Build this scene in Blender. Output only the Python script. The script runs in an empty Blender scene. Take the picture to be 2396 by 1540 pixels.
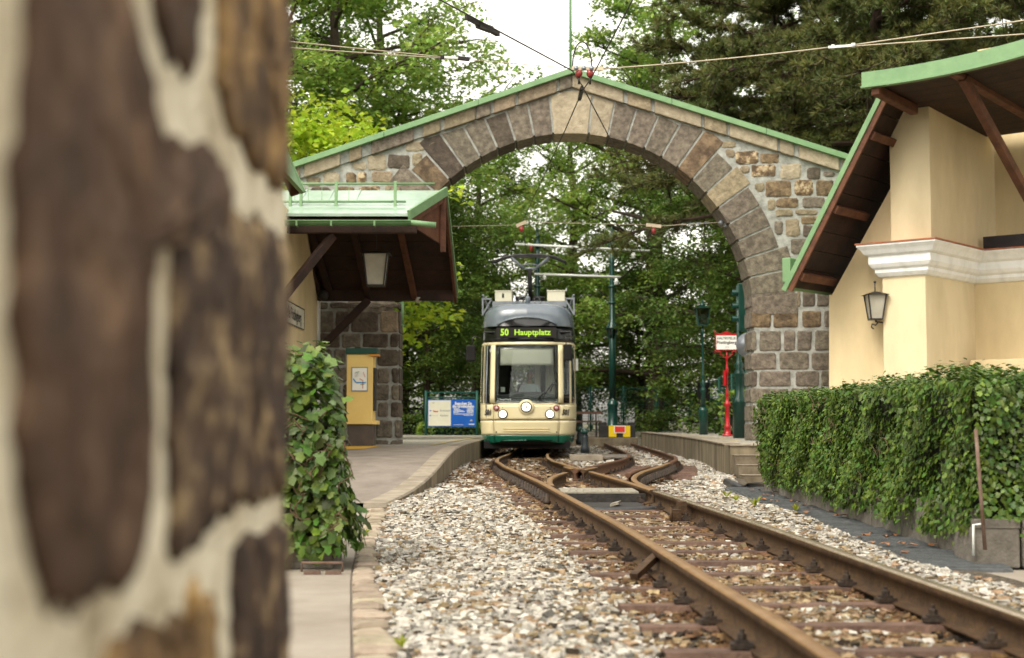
import bpy, bmesh, math, random
import numpy as np
from mathutils import Vector, Matrix, geometry

random.seed(7); RNG = np.random.default_rng(11)
sc = bpy.context.scene
C = sc.collection
R = math.radians

# ------------------------------------------------------------------ camera, sky, sun, exposure
CZ = 0.90                                   # camera height above the yard's datum
PITCH = math.atan(215 / 3328.0)
cam_d = bpy.data.cameras.new('camera'); cam = bpy.data.objects.new('camera', cam_d); C.objects.link(cam)
cam.location = (0, 0, CZ); cam.rotation_euler = (R(90) + PITCH, 0, 0)
cam_d.sensor_width = 36; cam_d.lens = 50; cam_d.clip_start = 0.05; cam_d.clip_end = 3000
cam_d.dof.use_dof = True; cam_d.dof.focus_distance = 14.0; cam_d.dof.aperture_fstop = 2.6
cam_d.dof.aperture_blades = 9
sc.camera = cam

SUN_EL, SUN_AZ = 52, 215                    # azimuth clockwise from +Y: behind the camera, to the left
world = bpy.data.worlds.new('World'); sc.world = world; world.use_nodes = True
wn = world.node_tree.nodes; wl = world.node_tree.links
bg = wn['Background']; sky = wn.new('ShaderNodeTexSky'); sky.sky_type = 'NISHITA'; sky.sun_disc = False
sky.sun_elevation = R(SUN_EL); sky.sun_rotation = R(SUN_AZ); sky.dust_density = 3.0; sky.air_density = 1.6; sky.ozone_density = 0.6
hs = wn.new('ShaderNodeHueSaturation'); hs.inputs['Saturation'].default_value = 0.10; hs.inputs['Value'].default_value = 2.9
wt = wn.new('ShaderNodeMix'); wt.data_type = 'RGBA'; wt.blend_type = 'MULTIPLY'; wt.inputs[0].default_value = 1.0; wt.inputs[7].default_value = (1.0, .955, .865, 1)
wl.new(sky.outputs[0], hs.inputs['Color']); wl.new(hs.outputs[0], wt.inputs[6]); wl.new(wt.outputs[2], bg.inputs['Color'])
bg.inputs['Strength'].default_value = 0.15

sun_d = bpy.data.lights.new('sun', 'SUN'); sun = bpy.data.objects.new('sun', sun_d); C.objects.link(sun)
sun_d.energy = 1.35; sun_d.angle = R(16); sun_d.color = (1.0, 0.93, 0.80)
_az = R(SUN_AZ); _el = R(SUN_EL)
_sd = Vector((math.sin(_az) * math.cos(_el), math.cos(_az) * math.cos(_el), math.sin(_el)))
sun.rotation_euler = (-_sd).to_track_quat('-Z', 'Y').to_euler(); sun.location = (-20, -20, 40)

sc.view_settings.view_transform = 'Standard'; sc.view_settings.look = 'None'
sc.view_settings.gamma = 1.0; sc.view_settings.exposure = -0.05
sc.cycles.max_bounces = 8; sc.cycles.transparent_max_bounces = 12

# ------------------------------------------------------------------ measuring helpers
FPX = 3328.0
_c, _s = math.cos(PITCH), math.sin(PITCH)
def ray(x, y):
    u = (x - 1198) / FPX; v = (770 - y) / FPX
    return Vector((u, _c - v * _s, _s + v * _c))
def px(x, y, Y):                            # a point of the place at distance Y
    r = ray(x, y); k = Y / r.y
    return Vector((r.x * k, Y, CZ + r.z * k))
def gz(x, y, z):                            # a point of the place at height z
    r = ray(x, y); k = (z - CZ) / r.z
    return Vector((r.x * k, r.y * k, z))
def pl(x, y, p0, n):                        # a point of the place on a vertical wall plane
    r = ray(x, y); o = Vector((0, 0, CZ)); k = (p0 - o).dot(n) / r.dot(n)
    return o + r * k

# ------------------------------------------------------------------ materials
MATS = {}
def mat(name, c1, c2=None, scale=6.0, rough=0.7, bump=0.0, bscale=None, metal=0.0, rnd=0.0, c3=None, spec=0.35,
        detail=6.0, stretch=(1, 1, 1), emit=None, estr=0.0, lo=0.35, hi=0.65, attr=None, trans=0.0, coord='Object', hue=0.0, coat=0.0):
    m = bpy.data.materials.new(name); m.use_nodes = True
    nt = m.node_tree; N = nt.nodes; L = nt.links
    b = N['Principled BSDF']; b.inputs['Roughness'].default_value = rough; b.inputs['Metallic'].default_value = metal
    b.inputs['Specular IOR Level'].default_value = spec; b.inputs['Coat Weight'].default_value = coat
    c2 = c2 or c1
    tc = N.new('ShaderNodeTexCoord'); oi = N.new('ShaderNodeObjectInfo')
    mp = N.new('ShaderNodeMapping'); mp.inputs['Scale'].default_value = stretch
    L.new(tc.outputs[coord], mp.inputs['Vector'])
    sh = N.new('ShaderNodeVectorMath'); sh.operation = 'ADD'
    mu = N.new('ShaderNodeMath'); mu.operation = 'MULTIPLY'; mu.inputs[1].default_value = 37.0
    L.new(oi.outputs['Random'], mu.inputs[0]); L.new(mp.outputs[0], sh.inputs[0]); L.new(mu.outputs[0], sh.inputs[1])
    nz = N.new('ShaderNodeTexNoise'); nz.inputs['Scale'].default_value = scale; nz.inputs['Detail'].default_value = detail
    nz.inputs['Roughness'].default_value = 0.62
    L.new(sh.outputs[0], nz.inputs['Vector'])
    rp = N.new('ShaderNodeValToRGB'); e = rp.color_ramp.elements
    e[0].position = lo; e[1].position = hi; e[0].color = (*c1, 1); e[1].color = (*c2, 1)
    if c3: q = e.new(0.5 * (lo + hi)); q.color = (*c3, 1)
    L.new(nz.outputs['Fac'], rp.inputs['Fac'])
    col = rp.outputs['Color']
    if attr:
        at = N.new('ShaderNodeAttribute'); at.attribute_name = attr
        src = at.outputs['Fac']
    else: src = oi.outputs['Random']
    if rnd or hue:
        h = N.new('ShaderNodeHueSaturation')
        a = N.new('ShaderNodeMath'); a.operation = 'MULTIPLY_ADD'; a.inputs[1].default_value = rnd; a.inputs[2].default_value = 1 - rnd / 2
        L.new(src, a.inputs[0]); L.new(a.outputs[0], h.inputs['Value'])
        if hue:
            w = N.new('ShaderNodeMath'); w.operation = 'MULTIPLY_ADD'; w.inputs[1].default_value = hue; w.inputs[2].default_value = 0.5 - hue / 2
            q2 = N.new('ShaderNodeMath'); q2.operation = 'FRACT'; q3 = N.new('ShaderNodeMath'); q3.operation = 'MULTIPLY'; q3.inputs[1].default_value = 7.31
            L.new(src, q3.inputs[0]); L.new(q3.outputs[0], q2.inputs[0]); L.new(q2.outputs[0], w.inputs[0]); L.new(w.outputs[0], h.inputs['Hue'])
        L.new(col, h.inputs['Color']); col = h.outputs['Color']
    L.new(col, b.inputs['Base Color'])
    if bump:
        n2 = N.new('ShaderNodeTexNoise'); n2.inputs['Scale'].default_value = bscale or scale * 3; n2.inputs['Detail'].default_value = 8
        L.new(sh.outputs[0], n2.inputs['Vector'])
        bp = N.new('ShaderNodeBump'); bp.inputs['Strength'].default_value = min(1, bump); bp.inputs['Distance'].default_value = 0.02 * max(1, bump)
        L.new(n2.outputs['Fac'], bp.inputs['Height']); L.new(bp.outputs[0], b.inputs['Normal'])
    if emit:
        b.inputs['Emission Color'].default_value = (*emit, 1); b.inputs['Emission Strength'].default_value = estr
    if trans:
        t = N.new('ShaderNodeBsdfTranslucent'); mx = N.new('ShaderNodeMixShader'); mx.inputs[0].default_value = trans
        g = N.new('ShaderNodeGamma'); g.inputs[1].default_value = 0.9; L.new(col, g.inputs[0]); L.new(g.outputs[0], t.inputs['Color'])
        L.new(b.outputs[0], mx.inputs[1]); L.new(t.outputs[0], mx.inputs[2]); L.new(mx.outputs[0], N['Material Output'].inputs['Surface'])
    MATS[name] = m
    return m

def glass_mat(name, tint, refl=1.0, rough=0.02):
    m = bpy.data.materials.new(name); m.use_nodes = True; nt = m.node_tree; N = nt.nodes; L = nt.links
    N.remove(N['Principled BSDF'])
    t = N.new('ShaderNodeBsdfTransparent'); t.inputs[0].default_value = (*tint, 1)
    g = N.new('ShaderNodeBsdfGlossy'); g.inputs['Roughness'].default_value = rough
    f = N.new('ShaderNodeFresnel'); f.inputs['IOR'].default_value = 1.5
    k = N.new('ShaderNodeMath'); k.operation = 'MULTIPLY'; k.inputs[1].default_value = refl
    mx = N.new('ShaderNodeMixShader'); L.new(f.outputs[0], k.inputs[0]); L.new(k.outputs[0], mx.inputs[0])
    L.new(t.outputs[0], mx.inputs[1]); L.new(g.outputs[0], mx.inputs[2]); L.new(mx.outputs[0], N['Material Output'].inputs['Surface'])
    MATS[name] = m

mat('stone_grey', (0.085, 0.07, 0.053), (0.205, 0.174, 0.132), 9, .9, .9, 26, rnd=.22, c3=(0.14, 0.116, 0.088), hue=.02)
mat('stone_dark', (0.055, 0.043, 0.032), (0.125, 0.098, 0.072), 8, .9, .9, 22, rnd=.4, c3=(0.085, 0.066, 0.05), hue=.02)
mat('stone_tan', (0.165, 0.13, 0.085), (0.3, 0.24, 0.16), 8, .9, .9, 22, rnd=.35, c3=(0.225, 0.178, 0.118), hue=.02)
mat('stone_ochre', (0.065, 0.045, 0.028), (0.245, 0.175, 0.1), 7, .9, .9, 22, rnd=.3, c3=(0.15, 0.104, 0.06))
mat('stone_brown', (.065, .043, .027), (.20, .140, .085), 6, .9, .9, 22, rnd=.3, c3=(.125, .085, .052))
mat('stone_pale', (0.25, 0.205, 0.14), (0.38, 0.32, 0.23), 7, .9, .8, 22, rnd=.25)
mat('stone_patchy', (.08, .055, .035), (.42, .33, .21), 7, .9, .9, 18, rnd=.3, c3=(.17, .11, .06), lo=.4, hi=.58)
mat('mortar', (0.22, 0.22, 0.2), (0.4, 0.4, 0.365), 5, .95, .6, 30)
mat('mortar_pier', (.26, .225, .195), (.42, .37, .32), 5, .95, .6, 30)
mat('mortar_warm', (.30, .22, .13), (.88, .79, .60), 8, .95, .9, 25, c3=(.68, .58, .41), lo=.26, hi=.58, detail=8)
mat('wall_stone', (0.036, 0.018, 0.01), (.25, .150, .088), 11, .8, 1.0, 14, rnd=.2, c3=(0.098, 0.053, 0.031), lo=.30, hi=.74, detail=9)
mat('wall_stone_mixed', (.034, .019, .013), (.58, .41, .22), 13, .85, 1.0, 14, rnd=.2, c3=(.105, .062, .039), lo=.36, hi=.68, detail=8)
mat('wall_stone_ochre', (.036, .020, .012), (.55, .34, .13), 12, .85, 1.0, 14, rnd=.15, c3=(.20, .115, .050), lo=.34, hi=.68, detail=8)
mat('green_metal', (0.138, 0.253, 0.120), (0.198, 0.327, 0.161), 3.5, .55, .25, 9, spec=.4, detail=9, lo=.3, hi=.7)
mat('green_roof_sky_sheen', (0.265, 0.374, 0.281), (0.359, 0.460, 0.374), 2, .16, .1, 10, spec=.9)  # pale colour stands in for sky reflected in the sheet
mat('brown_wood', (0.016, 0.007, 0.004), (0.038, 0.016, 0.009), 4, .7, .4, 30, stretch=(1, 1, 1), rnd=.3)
mat('red_wood', (0.070, 0.026, 0.013), (0.135, 0.053, 0.026), 5, .65, .4, 30, rnd=.2)
mat('plaster', (0.53, 0.42, 0.245), (0.68, 0.55, 0.335), 1.1, .9, .16, 60, stretch=(1, 1, .4), detail=9, lo=.25, hi=.6)
mat('plaster_pale', (0.54, 0.44, 0.27), (0.69, 0.575, 0.375), 1.1, .9, .16, 60, stretch=(1, 1, .4), detail=9, lo=.25, hi=.6)
mat('white_stucco', (0.62, 0.62, 0.6), (0.8, 0.8, 0.78), 2.5, .8, .15, 40, stretch=(1.5, 1.5, .6), detail=9, lo=.25, hi=.55)
mat('terracotta', (.32, .10, .045), (.42, .16, .08), 6, .7, .3, 30)
mat('black_iron', (.012, .011, .011), (.022, .02, .02), 8, .5, .2, 40, spec=.5)
mat('tar_board', (.012, .008, .012), (.024, .018, .020), 6, .5)
mat('frost_glass', (.34, .32, .26), (.44, .41, .34), 3, .25, spec=.5)
mat('concrete', (0.2, 0.165, 0.12), (0.31, 0.265, 0.205), 4, .9, .35, 50)
mat('concrete_stained', (0.045, 0.037, 0.02), (0.235, 0.19, 0.125), 3.2, .9, .35, 40, stretch=(1.1, 1.1, .22), lo=.3, hi=.62, detail=10)
mat('step_concrete', (0.099, 0.077, 0.050), (0.180, 0.146, 0.099), 4, .9, .35, 40)
mat('platform_top', (0.235, 0.214, 0.173), (0.372, 0.344, 0.289), 9, .95, .4, 60)
mat('asphalt', (0.156, 0.130, 0.106), (0.230, 0.197, 0.166), 3, .9, .45, 140, detail=9, stretch=(1, .5, 1))
mat('pavement', (0.219, 0.184, 0.144), (0.308, 0.269, 0.219), 1.6, .9, .3, 120, detail=9)
mat('sett', (0.193, 0.150, 0.101), (0.348, 0.290, 0.213), 5, .85, .5, 22, rnd=.3, hue=.03)
mat('yellow_paint', (.48, .27, .025), (.58, .36, .05), 9, .7)
mat('worn_yellow', (.42, .30, .07), (.42, .37, .27), 5, .9)
mat('ground', (.05, .055, .025), (.12, .10, .06), .8, .95, .5, 4)
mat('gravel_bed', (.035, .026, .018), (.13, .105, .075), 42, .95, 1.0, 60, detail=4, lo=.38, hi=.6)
mat('ballast', (0.278, 0.255, 0.217), (0.487, 0.457, 0.399), 30, .92, .5, 120, rnd=.85, attr='tint', hue=.03)
mat('ballast_tan', (0.157, 0.107, 0.057), (0.273, 0.198, 0.117), 30, .92, .5, 120, rnd=1.0, attr='tint', hue=.03)
mat('ballast_rust', (.070, .036, .014), (.15, .083, .036), 30, .9, .5, 120, rnd=1.0, attr='tint', hue=.03)
mat('rail_side', (0.031, 0.015, 0.006), (0.077, 0.041, 0.017), 14, .65, .4, 60, spec=.3)
mat('rail_head', (0.170, 0.089, 0.031), (0.264, 0.153, 0.064), 9, .40, .1, 60, metal=.15, spec=.45)
mat('rail_polished_sheen', (0.42, 0.32, 0.22), (0.6, 0.48, 0.36), 9, .24, .05, 60, metal=.75, spec=.6)  # polished head, base colour lightened to paint in the sheen
mat('rusty_rail', (.07, .033, .018), (.14, .066, .034), 14, .6, .4, 60, metal=.2)
mat('sleeper_steel', (0.065, 0.034, 0.022), (0.135, 0.078, 0.054), 10, .7, .4, 60, rnd=.3)
mat('clip_iron', (.018, .012, .009), (.05, .032, .02), 14, .65, .4, 60, rnd=.4)
mat('steel_plate', (.26, .23, .18), (.40, .36, .29), 12, .5, .3, 60, metal=.4)
mat('dark_metal', (.02, .018, .016), (.045, .04, .035), 9, .6, .3, 50, metal=.3)
mat('hose', (.02, .02, .022), (.045, .045, .045), 20, .5)
mat('plastic_grid', (0.075, 0.08, 0.082), (0.12, 0.125, 0.128), 9, .7, .3, 60)
mat('planter_concrete', (0.1, 0.088, 0.072), (0.19, 0.168, 0.14), 6, .9, .4, 40)
mat('ivy', (0.037, 0.080, 0.008), (0.089, 0.145, 0.015), 14, .44, .15, 40, rnd=1.4, attr='tint', hue=.07, spec=.4, trans=.18)
mat('ivy_part', (0.037, 0.080, 0.008), (0.089, 0.145, 0.015), 14, .44, .15, 40, rnd=1.4, hue=.07, spec=.4, trans=.18)
mat('ivy_stem', (.06, .035, .018), (.12, .075, .04), 14, .8)
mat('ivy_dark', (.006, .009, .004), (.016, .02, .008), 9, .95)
mat('dead_leaf', (.16, .06, .02), (.34, .15, .06), 9, .8, rnd=.6)
mat('leaf_beech', (0.154, 0.255, 0.037), (0.255, 0.362, 0.062), .5, .42, rnd=1.0, attr='tint', hue=.06, trans=.38, detail=2)
mat('leaf_dark', (0.071, 0.132, 0.022), (0.128, 0.195, 0.029), .5, .42, rnd=1.0, attr='tint', hue=.06, trans=.3, detail=2)
mat('leaf_bright', (0.3, 0.42, 0.02), (0.4, 0.52, 0.04), .6, .45, rnd=.9, attr='tint', hue=.05, trans=.45, detail=2)
mat('needle', (0.07, 0.092, 0.022), (0.14, 0.145, 0.036), .7, .5, rnd=1.1, attr='tint', hue=.09, trans=.12, detail=2)
mat('bark', (.030, .022, .015), (.075, .055, .038), 5, .95, .8, 12, stretch=(4, 4, 1))
mat('bark_red', (0.028, 0.017, 0.011), (0.062, 0.04, 0.027), 5, .95, .8, 12, stretch=(4, 4, 1))
mat('tram_cream', (0.78, 0.67, 0.4), (0.8, 0.69, 0.42), 1, .32, spec=.5, coat=.3)
mat('tram_green', (.004, .105, .06), (.006, .125, .075), 1, .22, spec=.5, coat=.5)
mat('tram_black', (.008, .008, .009), (.012, .012, .013), 2, .18, spec=.5, coat=.3)
mat('tram_roof', (0.115, 0.14, 0.17), (0.15, 0.175, 0.205), 2, .26, spec=.5, coat=.4)
mat('tram_seam', (.01, .008, .006), None, 2, .8)
mat('tram_under', (.006, .005, .005), (.012, .010, .009), 5, .8)
mat('box_cream', (.58, .55, .42), (.66, .63, .50), 3, .5)
mat('grey_metal', (.20, .22, .25), (.30, .32, .35), 6, .4, metal=.5)
mat('panto_dark', (.02, .019, .02), (.045, .042, .042), 6, .45, metal=.4)
mat('lamp_lit', (.9, .85, .7), None, 2, .3, emit=(1, .90, .70), estr=5.0)
mat('lamp_star', (.9, .85, .7), None, 2, .3, emit=(1, .92, .76), estr=4.0)
mat('lamp_red', (.16, .012, .016), (.24, .03, .03), 6, .15, coat=.8)
mat('lamp_pink', (.55, .38, .36), None, 6, .15, coat=.8)
mat('chrome', (.55, .5, .45), None, 6, .2, metal=1)
mat('led', (0.25, 0.42, 0.02), (0.25, 0.42, 0.02), 2, .5, emit=(.50, .85, .06), estr=.5)
mat('ink', (.02, .02, .025), None, 2, .6)
mat('blind', (0.74, 0.66, 0.57), (0.8, 0.72, 0.63), 3, .9)
mat('cab_grey', (0.054, 0.056, 0.059), (0.072, 0.074, 0.077), 3, .6)
mat('cab_dark', (.03, .028, .026), (.05, .045, .04), 3, .8)
mat('shirt', (0.68, 0.7, 0.76), (0.76, 0.78, 0.84), 8, .85)
mat('skin', (.50, .28, .19), (.55, .32, .22), 8, .55)
mat('hair', (.30, .28, .26), (.42, .40, .37), 20, .6)
mat('trouser', (.02, .022, .03), (.03, .032, .04), 8, .85)
mat('pole_green', (0.003, 0.034, 0.025), (0.006, 0.05, 0.037), 5, .32, .1, 40, spec=.5, coat=.2)
mat('fence_green', (0.007, 0.062, 0.044), (0.01, 0.082, 0.058), 5, .45)
mat('sign_red', (0.36, 0.008, 0.012), (0.44, 0.014, 0.02), 5, .32, coat=.3)
mat('sign_white', (.76, .76, .70), (.80, .80, .74), 5, .4)
mat('board_blue', (.006, .085, .40), (.01, .105, .46), 3, .35)
mat('board_cream', (.62, .60, .48), (.68, .66, .54), 3, .4)
mat('print_white', (.80, .80, .80), None, 2, .6)
mat('print_red', (.50, .03, .02), None, 2, .6)
mat('print_blue', (.05, .28, .62), None, 2, .6)
mat('print_green', (.03, .25, .12), None, 2, .6)
mat('print_grey', (.28, .28, .27), None, 2, .6)
mat('stop_yellow', (.70, .48, .005), (.76, .54, .01), 3, .5)
mat('stop_red', (.58, .03, .02), (.64, .05, .03), 3, .5)
mat('stop_black', (.013, .011, .011), (.028, .025, .025), 5, .7, .3, 40)
mat('bollard', (.012, .018, .022), (.022, .030, .034), 5, .45)
mat('bench_wood', (.06, .03, .02), (.11, .06, .04), 6, .7)
mat('timber_grey', (.10, .085, .07), (.18, .155, .13), 5, .85, .4, 30)
mat('machine_brown', (.055, .042, .036), (.085, .066, .056), 5, .6)
mat('machine_yellow', (.70, .50, .16), (.75, .55, .19), 3, .5)
mat('machine_green', (.003, .045, .032), (.006, .06, .042), 3, .3)
mat('orange', (.75, .27, .01), None, 3, .5)
mat('insul_red', (.23, .022, .022), (.33, .045, .04), 6, .3, coat=.5)
mat('wood_arm', (.50, .40, .28), (.62, .52, .38), 6, .6)
mat('wire_dark', (.02, .016, .014), (.035, .03, .026), 6, .5, metal=.3)
mat('wire_light', (.36, .31, .22), (.46, .40, .30), 6, .5, metal=.2)
mat('pipe_white', (.62, .64, .60), (.72, .74, .70), 6, .35)
mat('rust_rod', (.10, .055, .035), (.19, .13, .10), 10, .8)
mat('drain_grey', (.10, .12, .13), (.15, .17, .18), 8, .6)
glass_mat('windscreen', (.80, .84, .82), .45)
glass_mat('side_glass', (.40, .44, .42), 1.4)
glass_mat('lamp_glass', (.55, .60, .55), 1.5)

# ------------------------------------------------------------------ mesh helpers
FR = {}
def tag(o, label=None, cat=None, group=None, kind=None):
    if label: o['label'] = label
    if cat: o['category'] = cat
    if group: o['group'] = group
    if kind: o['kind'] = kind
    return o
def thing(name, loc, label, cat, group=None, rotz=0.0, local=False):
    o = bpy.data.objects.new(name, None); C.objects.link(o); o.empty_display_size = 0.2
    o.location = loc; o.rotation_euler = (0, 0, rotz)
    FR[o.name] = Vector((0, 0, 0)) if local else Vector(loc)
    return tag(o, label, cat, group)
def link(name, me, m=None, parent=None, origin=(0, 0, 0), label=None, kind=None, mats=None):
    o = bpy.data.objects.new(name, me); C.objects.link(o)
    if m and not me.materials: me.materials.append(MATS[m])
    for q in (mats or []): me.materials.append(MATS[q])
    origin = Vector(origin)
    if parent:
        o.parent = parent; o.location = origin - FR[parent.name]
    else: o.location = origin
    FR[o.name] = origin
    if label: o['label'] = label
    if kind: o['kind'] = kind
    return o
class MB:
    def __init__(s): s.v = []; s.f = []; s.mi = []; s.sm = []
    def add(s, verts, faces, mi=0, smooth=False):
        b = len(s.v); s.v += [Vector(q) for q in verts]
        for f in faces: s.f.append([b + i for i in f]); s.mi.append(mi); s.sm.append(smooth)
        return s
    def box(s, lo, hi, mi=0):
        x0, y0, z0 = lo; x1, y1, z1 = hi
        V = [(x0, y0, z0), (x1, y0, z0), (x1, y1, z0), (x0, y1, z0), (x0, y0, z1), (x1, y0, z1), (x1, y1, z1), (x0, y1, z1)]
        return s.add(V, [(0, 3, 2, 1), (4, 5, 6, 7), (0, 1, 5, 4), (1, 2, 6, 5), (2, 3, 7, 6), (3, 0, 4, 7)], mi)
    def obox(s, c, ax, ay, az, mi=0):        # centre and half-axis vectors
        c = Vector(c); ax, ay, az = Vector(ax), Vector(ay), Vector(az)
        V = [c + i * ax + j * ay + k * az for k in (-1, 1) for (i, j) in ((-1, -1), (1, -1), (1, 1), (-1, 1))]
        return s.add(V, [(0, 3, 2, 1), (4, 5, 6, 7), (0, 1, 5, 4), (1, 2, 6, 5), (2, 3, 7, 6), (3, 0, 4, 7)], mi)
    def bar(s, a, b, w, h, up=(0, 0, 1), mi=0):
        a = Vector(a); b = Vector(b); d = (b - a); ax = d.normalized(); up = Vector(up)
        if abs(ax.dot(up)) > .98: up = Vector((0, 1, 0))
        sd = ax.cross(up).normalized(); u2 = sd.cross(ax).normalized()
        return s.obox((a + b) / 2, d / 2, sd * w / 2, u2 * h / 2, mi)
    def tube(s, pts, r, n=8, mi=0, cap=True, smooth=True):
        pts = [Vector(p) for p in pts]; m = len(pts); rs = r if isinstance(r, (list, tuple)) else [r] * m
        V = []; F = []; up = Vector((0, 0, 1)); side = None
        for i, p in enumerate(pts):
            t = (pts[min(i + 1, m - 1)] - pts[max(i - 1, 0)]).normalized()
            if side is None:
                ref = up if abs(t.dot(up)) < .95 else Vector((1, 0, 0)); side = t.cross(ref).normalized()
            else:
                side = (side - t * side.dot(t)); side = side.normalized() if side.length > 1e-6 else t.orthogonal().normalized()
            o2 = t.cross(side)
            for k in range(n):
                a = 2 * math.pi * k / n; V.append(p + (side * math.cos(a) + o2 * math.sin(a)) * rs[i])
        for i in range(m - 1):
            for k in range(n): k2 = (k + 1) % n; F.append((i * n + k, i * n + k2, (i + 1) * n + k2, (i + 1) * n + k))
        s.add(V, F, mi, smooth)
        if cap:
            b = len(s.v) - len(V)
            s.f.append([b + k for k in range(n)][::-1]); s.mi.append(mi); s.sm.append(False)
            s.f.append([b + (m - 1) * n + k for k in range(n)]); s.mi.append(mi); s.sm.append(False)
        return s
    def lathe(s, c, prof, n=16, axis=(0, 0, 1), mi=0, smooth=True):   # prof: (radius, height)
        c = Vector(c); ax = Vector(axis).normalized(); e1 = ax.orthogonal().normalized(); e2 = ax.cross(e1)
        V = []; F = []
        for (r, h) in prof:
            for k in range(n):
                a = 2 * math.pi * k / n; V.append(c + ax * h + (e1 * math.cos(a) + e2 * math.sin(a)) * r)
        for i in range(len(prof) - 1):
            for k in range(n): k2 = (k + 1) % n; F.append((i * n + k, i * n + k2, (i + 1) * n + k2, (i + 1) * n + k))
        F.append(list(range(n))[::-1]); F.append([(len(prof) - 1) * n + k for k in range(n)])
        return s.add(V, F, mi, smooth)
    def prism(s, poly, d, mi=0):             # closed 3-D outline pushed along d
        n = len(poly); P = [Vector(p) for p in poly]; d = Vector(d)
        V = P + [p + d for p in P]; tris = geometry.tessellate_polygon([P])
        F = [tuple(t) for t in tris] + [tuple(n + i for i in t[::-1]) for t in tris]
        F += [(i, i + n, (i + 1) % n + n, (i + 1) % n) for i in range(n)]
        return s.add(V, F, mi)
    def grid(s, rows, mi=0, smooth=True):    # rows of points
        h = len(rows); w = len(rows[0]); V = [p for r in rows for p in r]
        return s.add(V, [(i * w + j, i * w + j + 1, (i + 1) * w + j + 1, (i + 1) * w + j) for i in range(h - 1) for j in range(w - 1)], mi, smooth)
    def build(s, name, m, parent=None, label=None, kind=None, fix=True, bevel=0, origin=None):
        ms = m if isinstance(m, (list, tuple)) else [m]
        xs = [v.x for v in s.v]; ys = [v.y for v in s.v]; zs = [v.z for v in s.v]
        c = Vector(origin) if origin else Vector(((min(xs) + max(xs)) / 2, (min(ys) + max(ys)) / 2, min(zs)))
        me = bpy.data.meshes.new(name); me.from_pydata([v - c for v in s.v], [], s.f)
        for q in ms: me.materials.append(MATS[q])
        me.polygons.foreach_set('material_index', s.mi); me.polygons.foreach_set('use_smooth', s.sm)
        if fix or bevel:
            bm = bmesh.new(); bm.from_mesh(me)
            if fix: bmesh.ops.recalc_face_normals(bm, faces=bm.faces)
            if bevel: bmesh.ops.bevel(bm, geom=[e for e in bm.edges if len(e.link_faces) == 2 and e.calc_face_angle(0) > .6], offset=bevel, segments=2, affect='EDGES', profile=.5, clamp_overlap=True)
            bm.to_mesh(me); bm.free()
        return link(name, me, None, parent, c, label, kind)
def np_mesh(name, V, F, tint=None, mi=None, mats=(), smooth=False):
    me = bpy.data.meshes.new(name); n = len(V); m, k = F.shape
    me.vertices.add(n); me.vertices.foreach_set('co', V.astype(np.float32).ravel())
    me.loops.add(m * k); me.loops.foreach_set('vertex_index', F.astype(np.int32).ravel())
    me.polygons.add(m); me.polygons.foreach_set('loop_start', (np.arange(m) * k).astype(np.int32)); me.polygons.foreach_set('loop_total', np.full(m, k, np.int32))
    if mi is not None: me.polygons.foreach_set('material_index', mi.astype(np.int32))
    me.polygons.foreach_set('use_smooth', np.full(m, smooth))
    for q in mats: me.materials.append(MATS[q])
    if tint is not None:
        a = me.attributes.new('tint', 'FLOAT', 'FACE'); a.data.foreach_set('value', tint.astype(np.float32))
    me.update(); me.validate(); return me
def text_verts(txt, size, bold=0.0, shear=0.0, font_stretch=1.0):
    cu = bpy.data.curves.new('t', 'FONT'); cu.body = txt; cu.size = size; cu.align_x = 'CENTER'; cu.align_y = 'CENTER'; cu.offset = bold; cu.shear = shear
    cu.extrude = 0.0; cu.resolution_u = 2
    o = bpy.data.objects.new('t', cu); C.objects.link(o); bpy.context.view_layer.update()
    me = bpy.data.meshes.new_from_object(o.evaluated_get(bpy.context.evaluated_depsgraph_get()))
    V = [Vector((v.co.x * font_stretch, v.co.y)) for v in me.vertices]; F = [list(p.vertices) for p in me.polygons]
    bpy.data.objects.remove(o); bpy.data.curves.remove(cu); bpy.data.meshes.remove(me)
    return V, F
def lettering(txt, size, c, ex, ey, m, parent, bold=0.0, shear=0.0, name='lettering', stretch=1.0, label=None):
    V, F = text_verts(txt, size, bold, shear, stretch); c = Vector(c); ex = Vector(ex).normalized(); ey = Vector(ey).normalized()
    b = MB(); b.add([c + ex * v.x + ey * v.y for v in V], F)
    return b.build(name, m, parent, label=label, fix=False)
def smooth_path(pts, n):
    pts = np.array(pts, float); d = np.r_[0, np.cumsum(np.linalg.norm(np.diff(pts, axis=0), axis=1))]; t = np.linspace(0, d[-1], n)
    out = np.stack([np.interp(t, d, pts[:, k]) for k in range(pts.shape[1])], 1)
    for _ in range(6): out[1:-1] = .25 * out[:-2] + .5 * out[1:-1] + .25 * out[2:]
    return out

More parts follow.
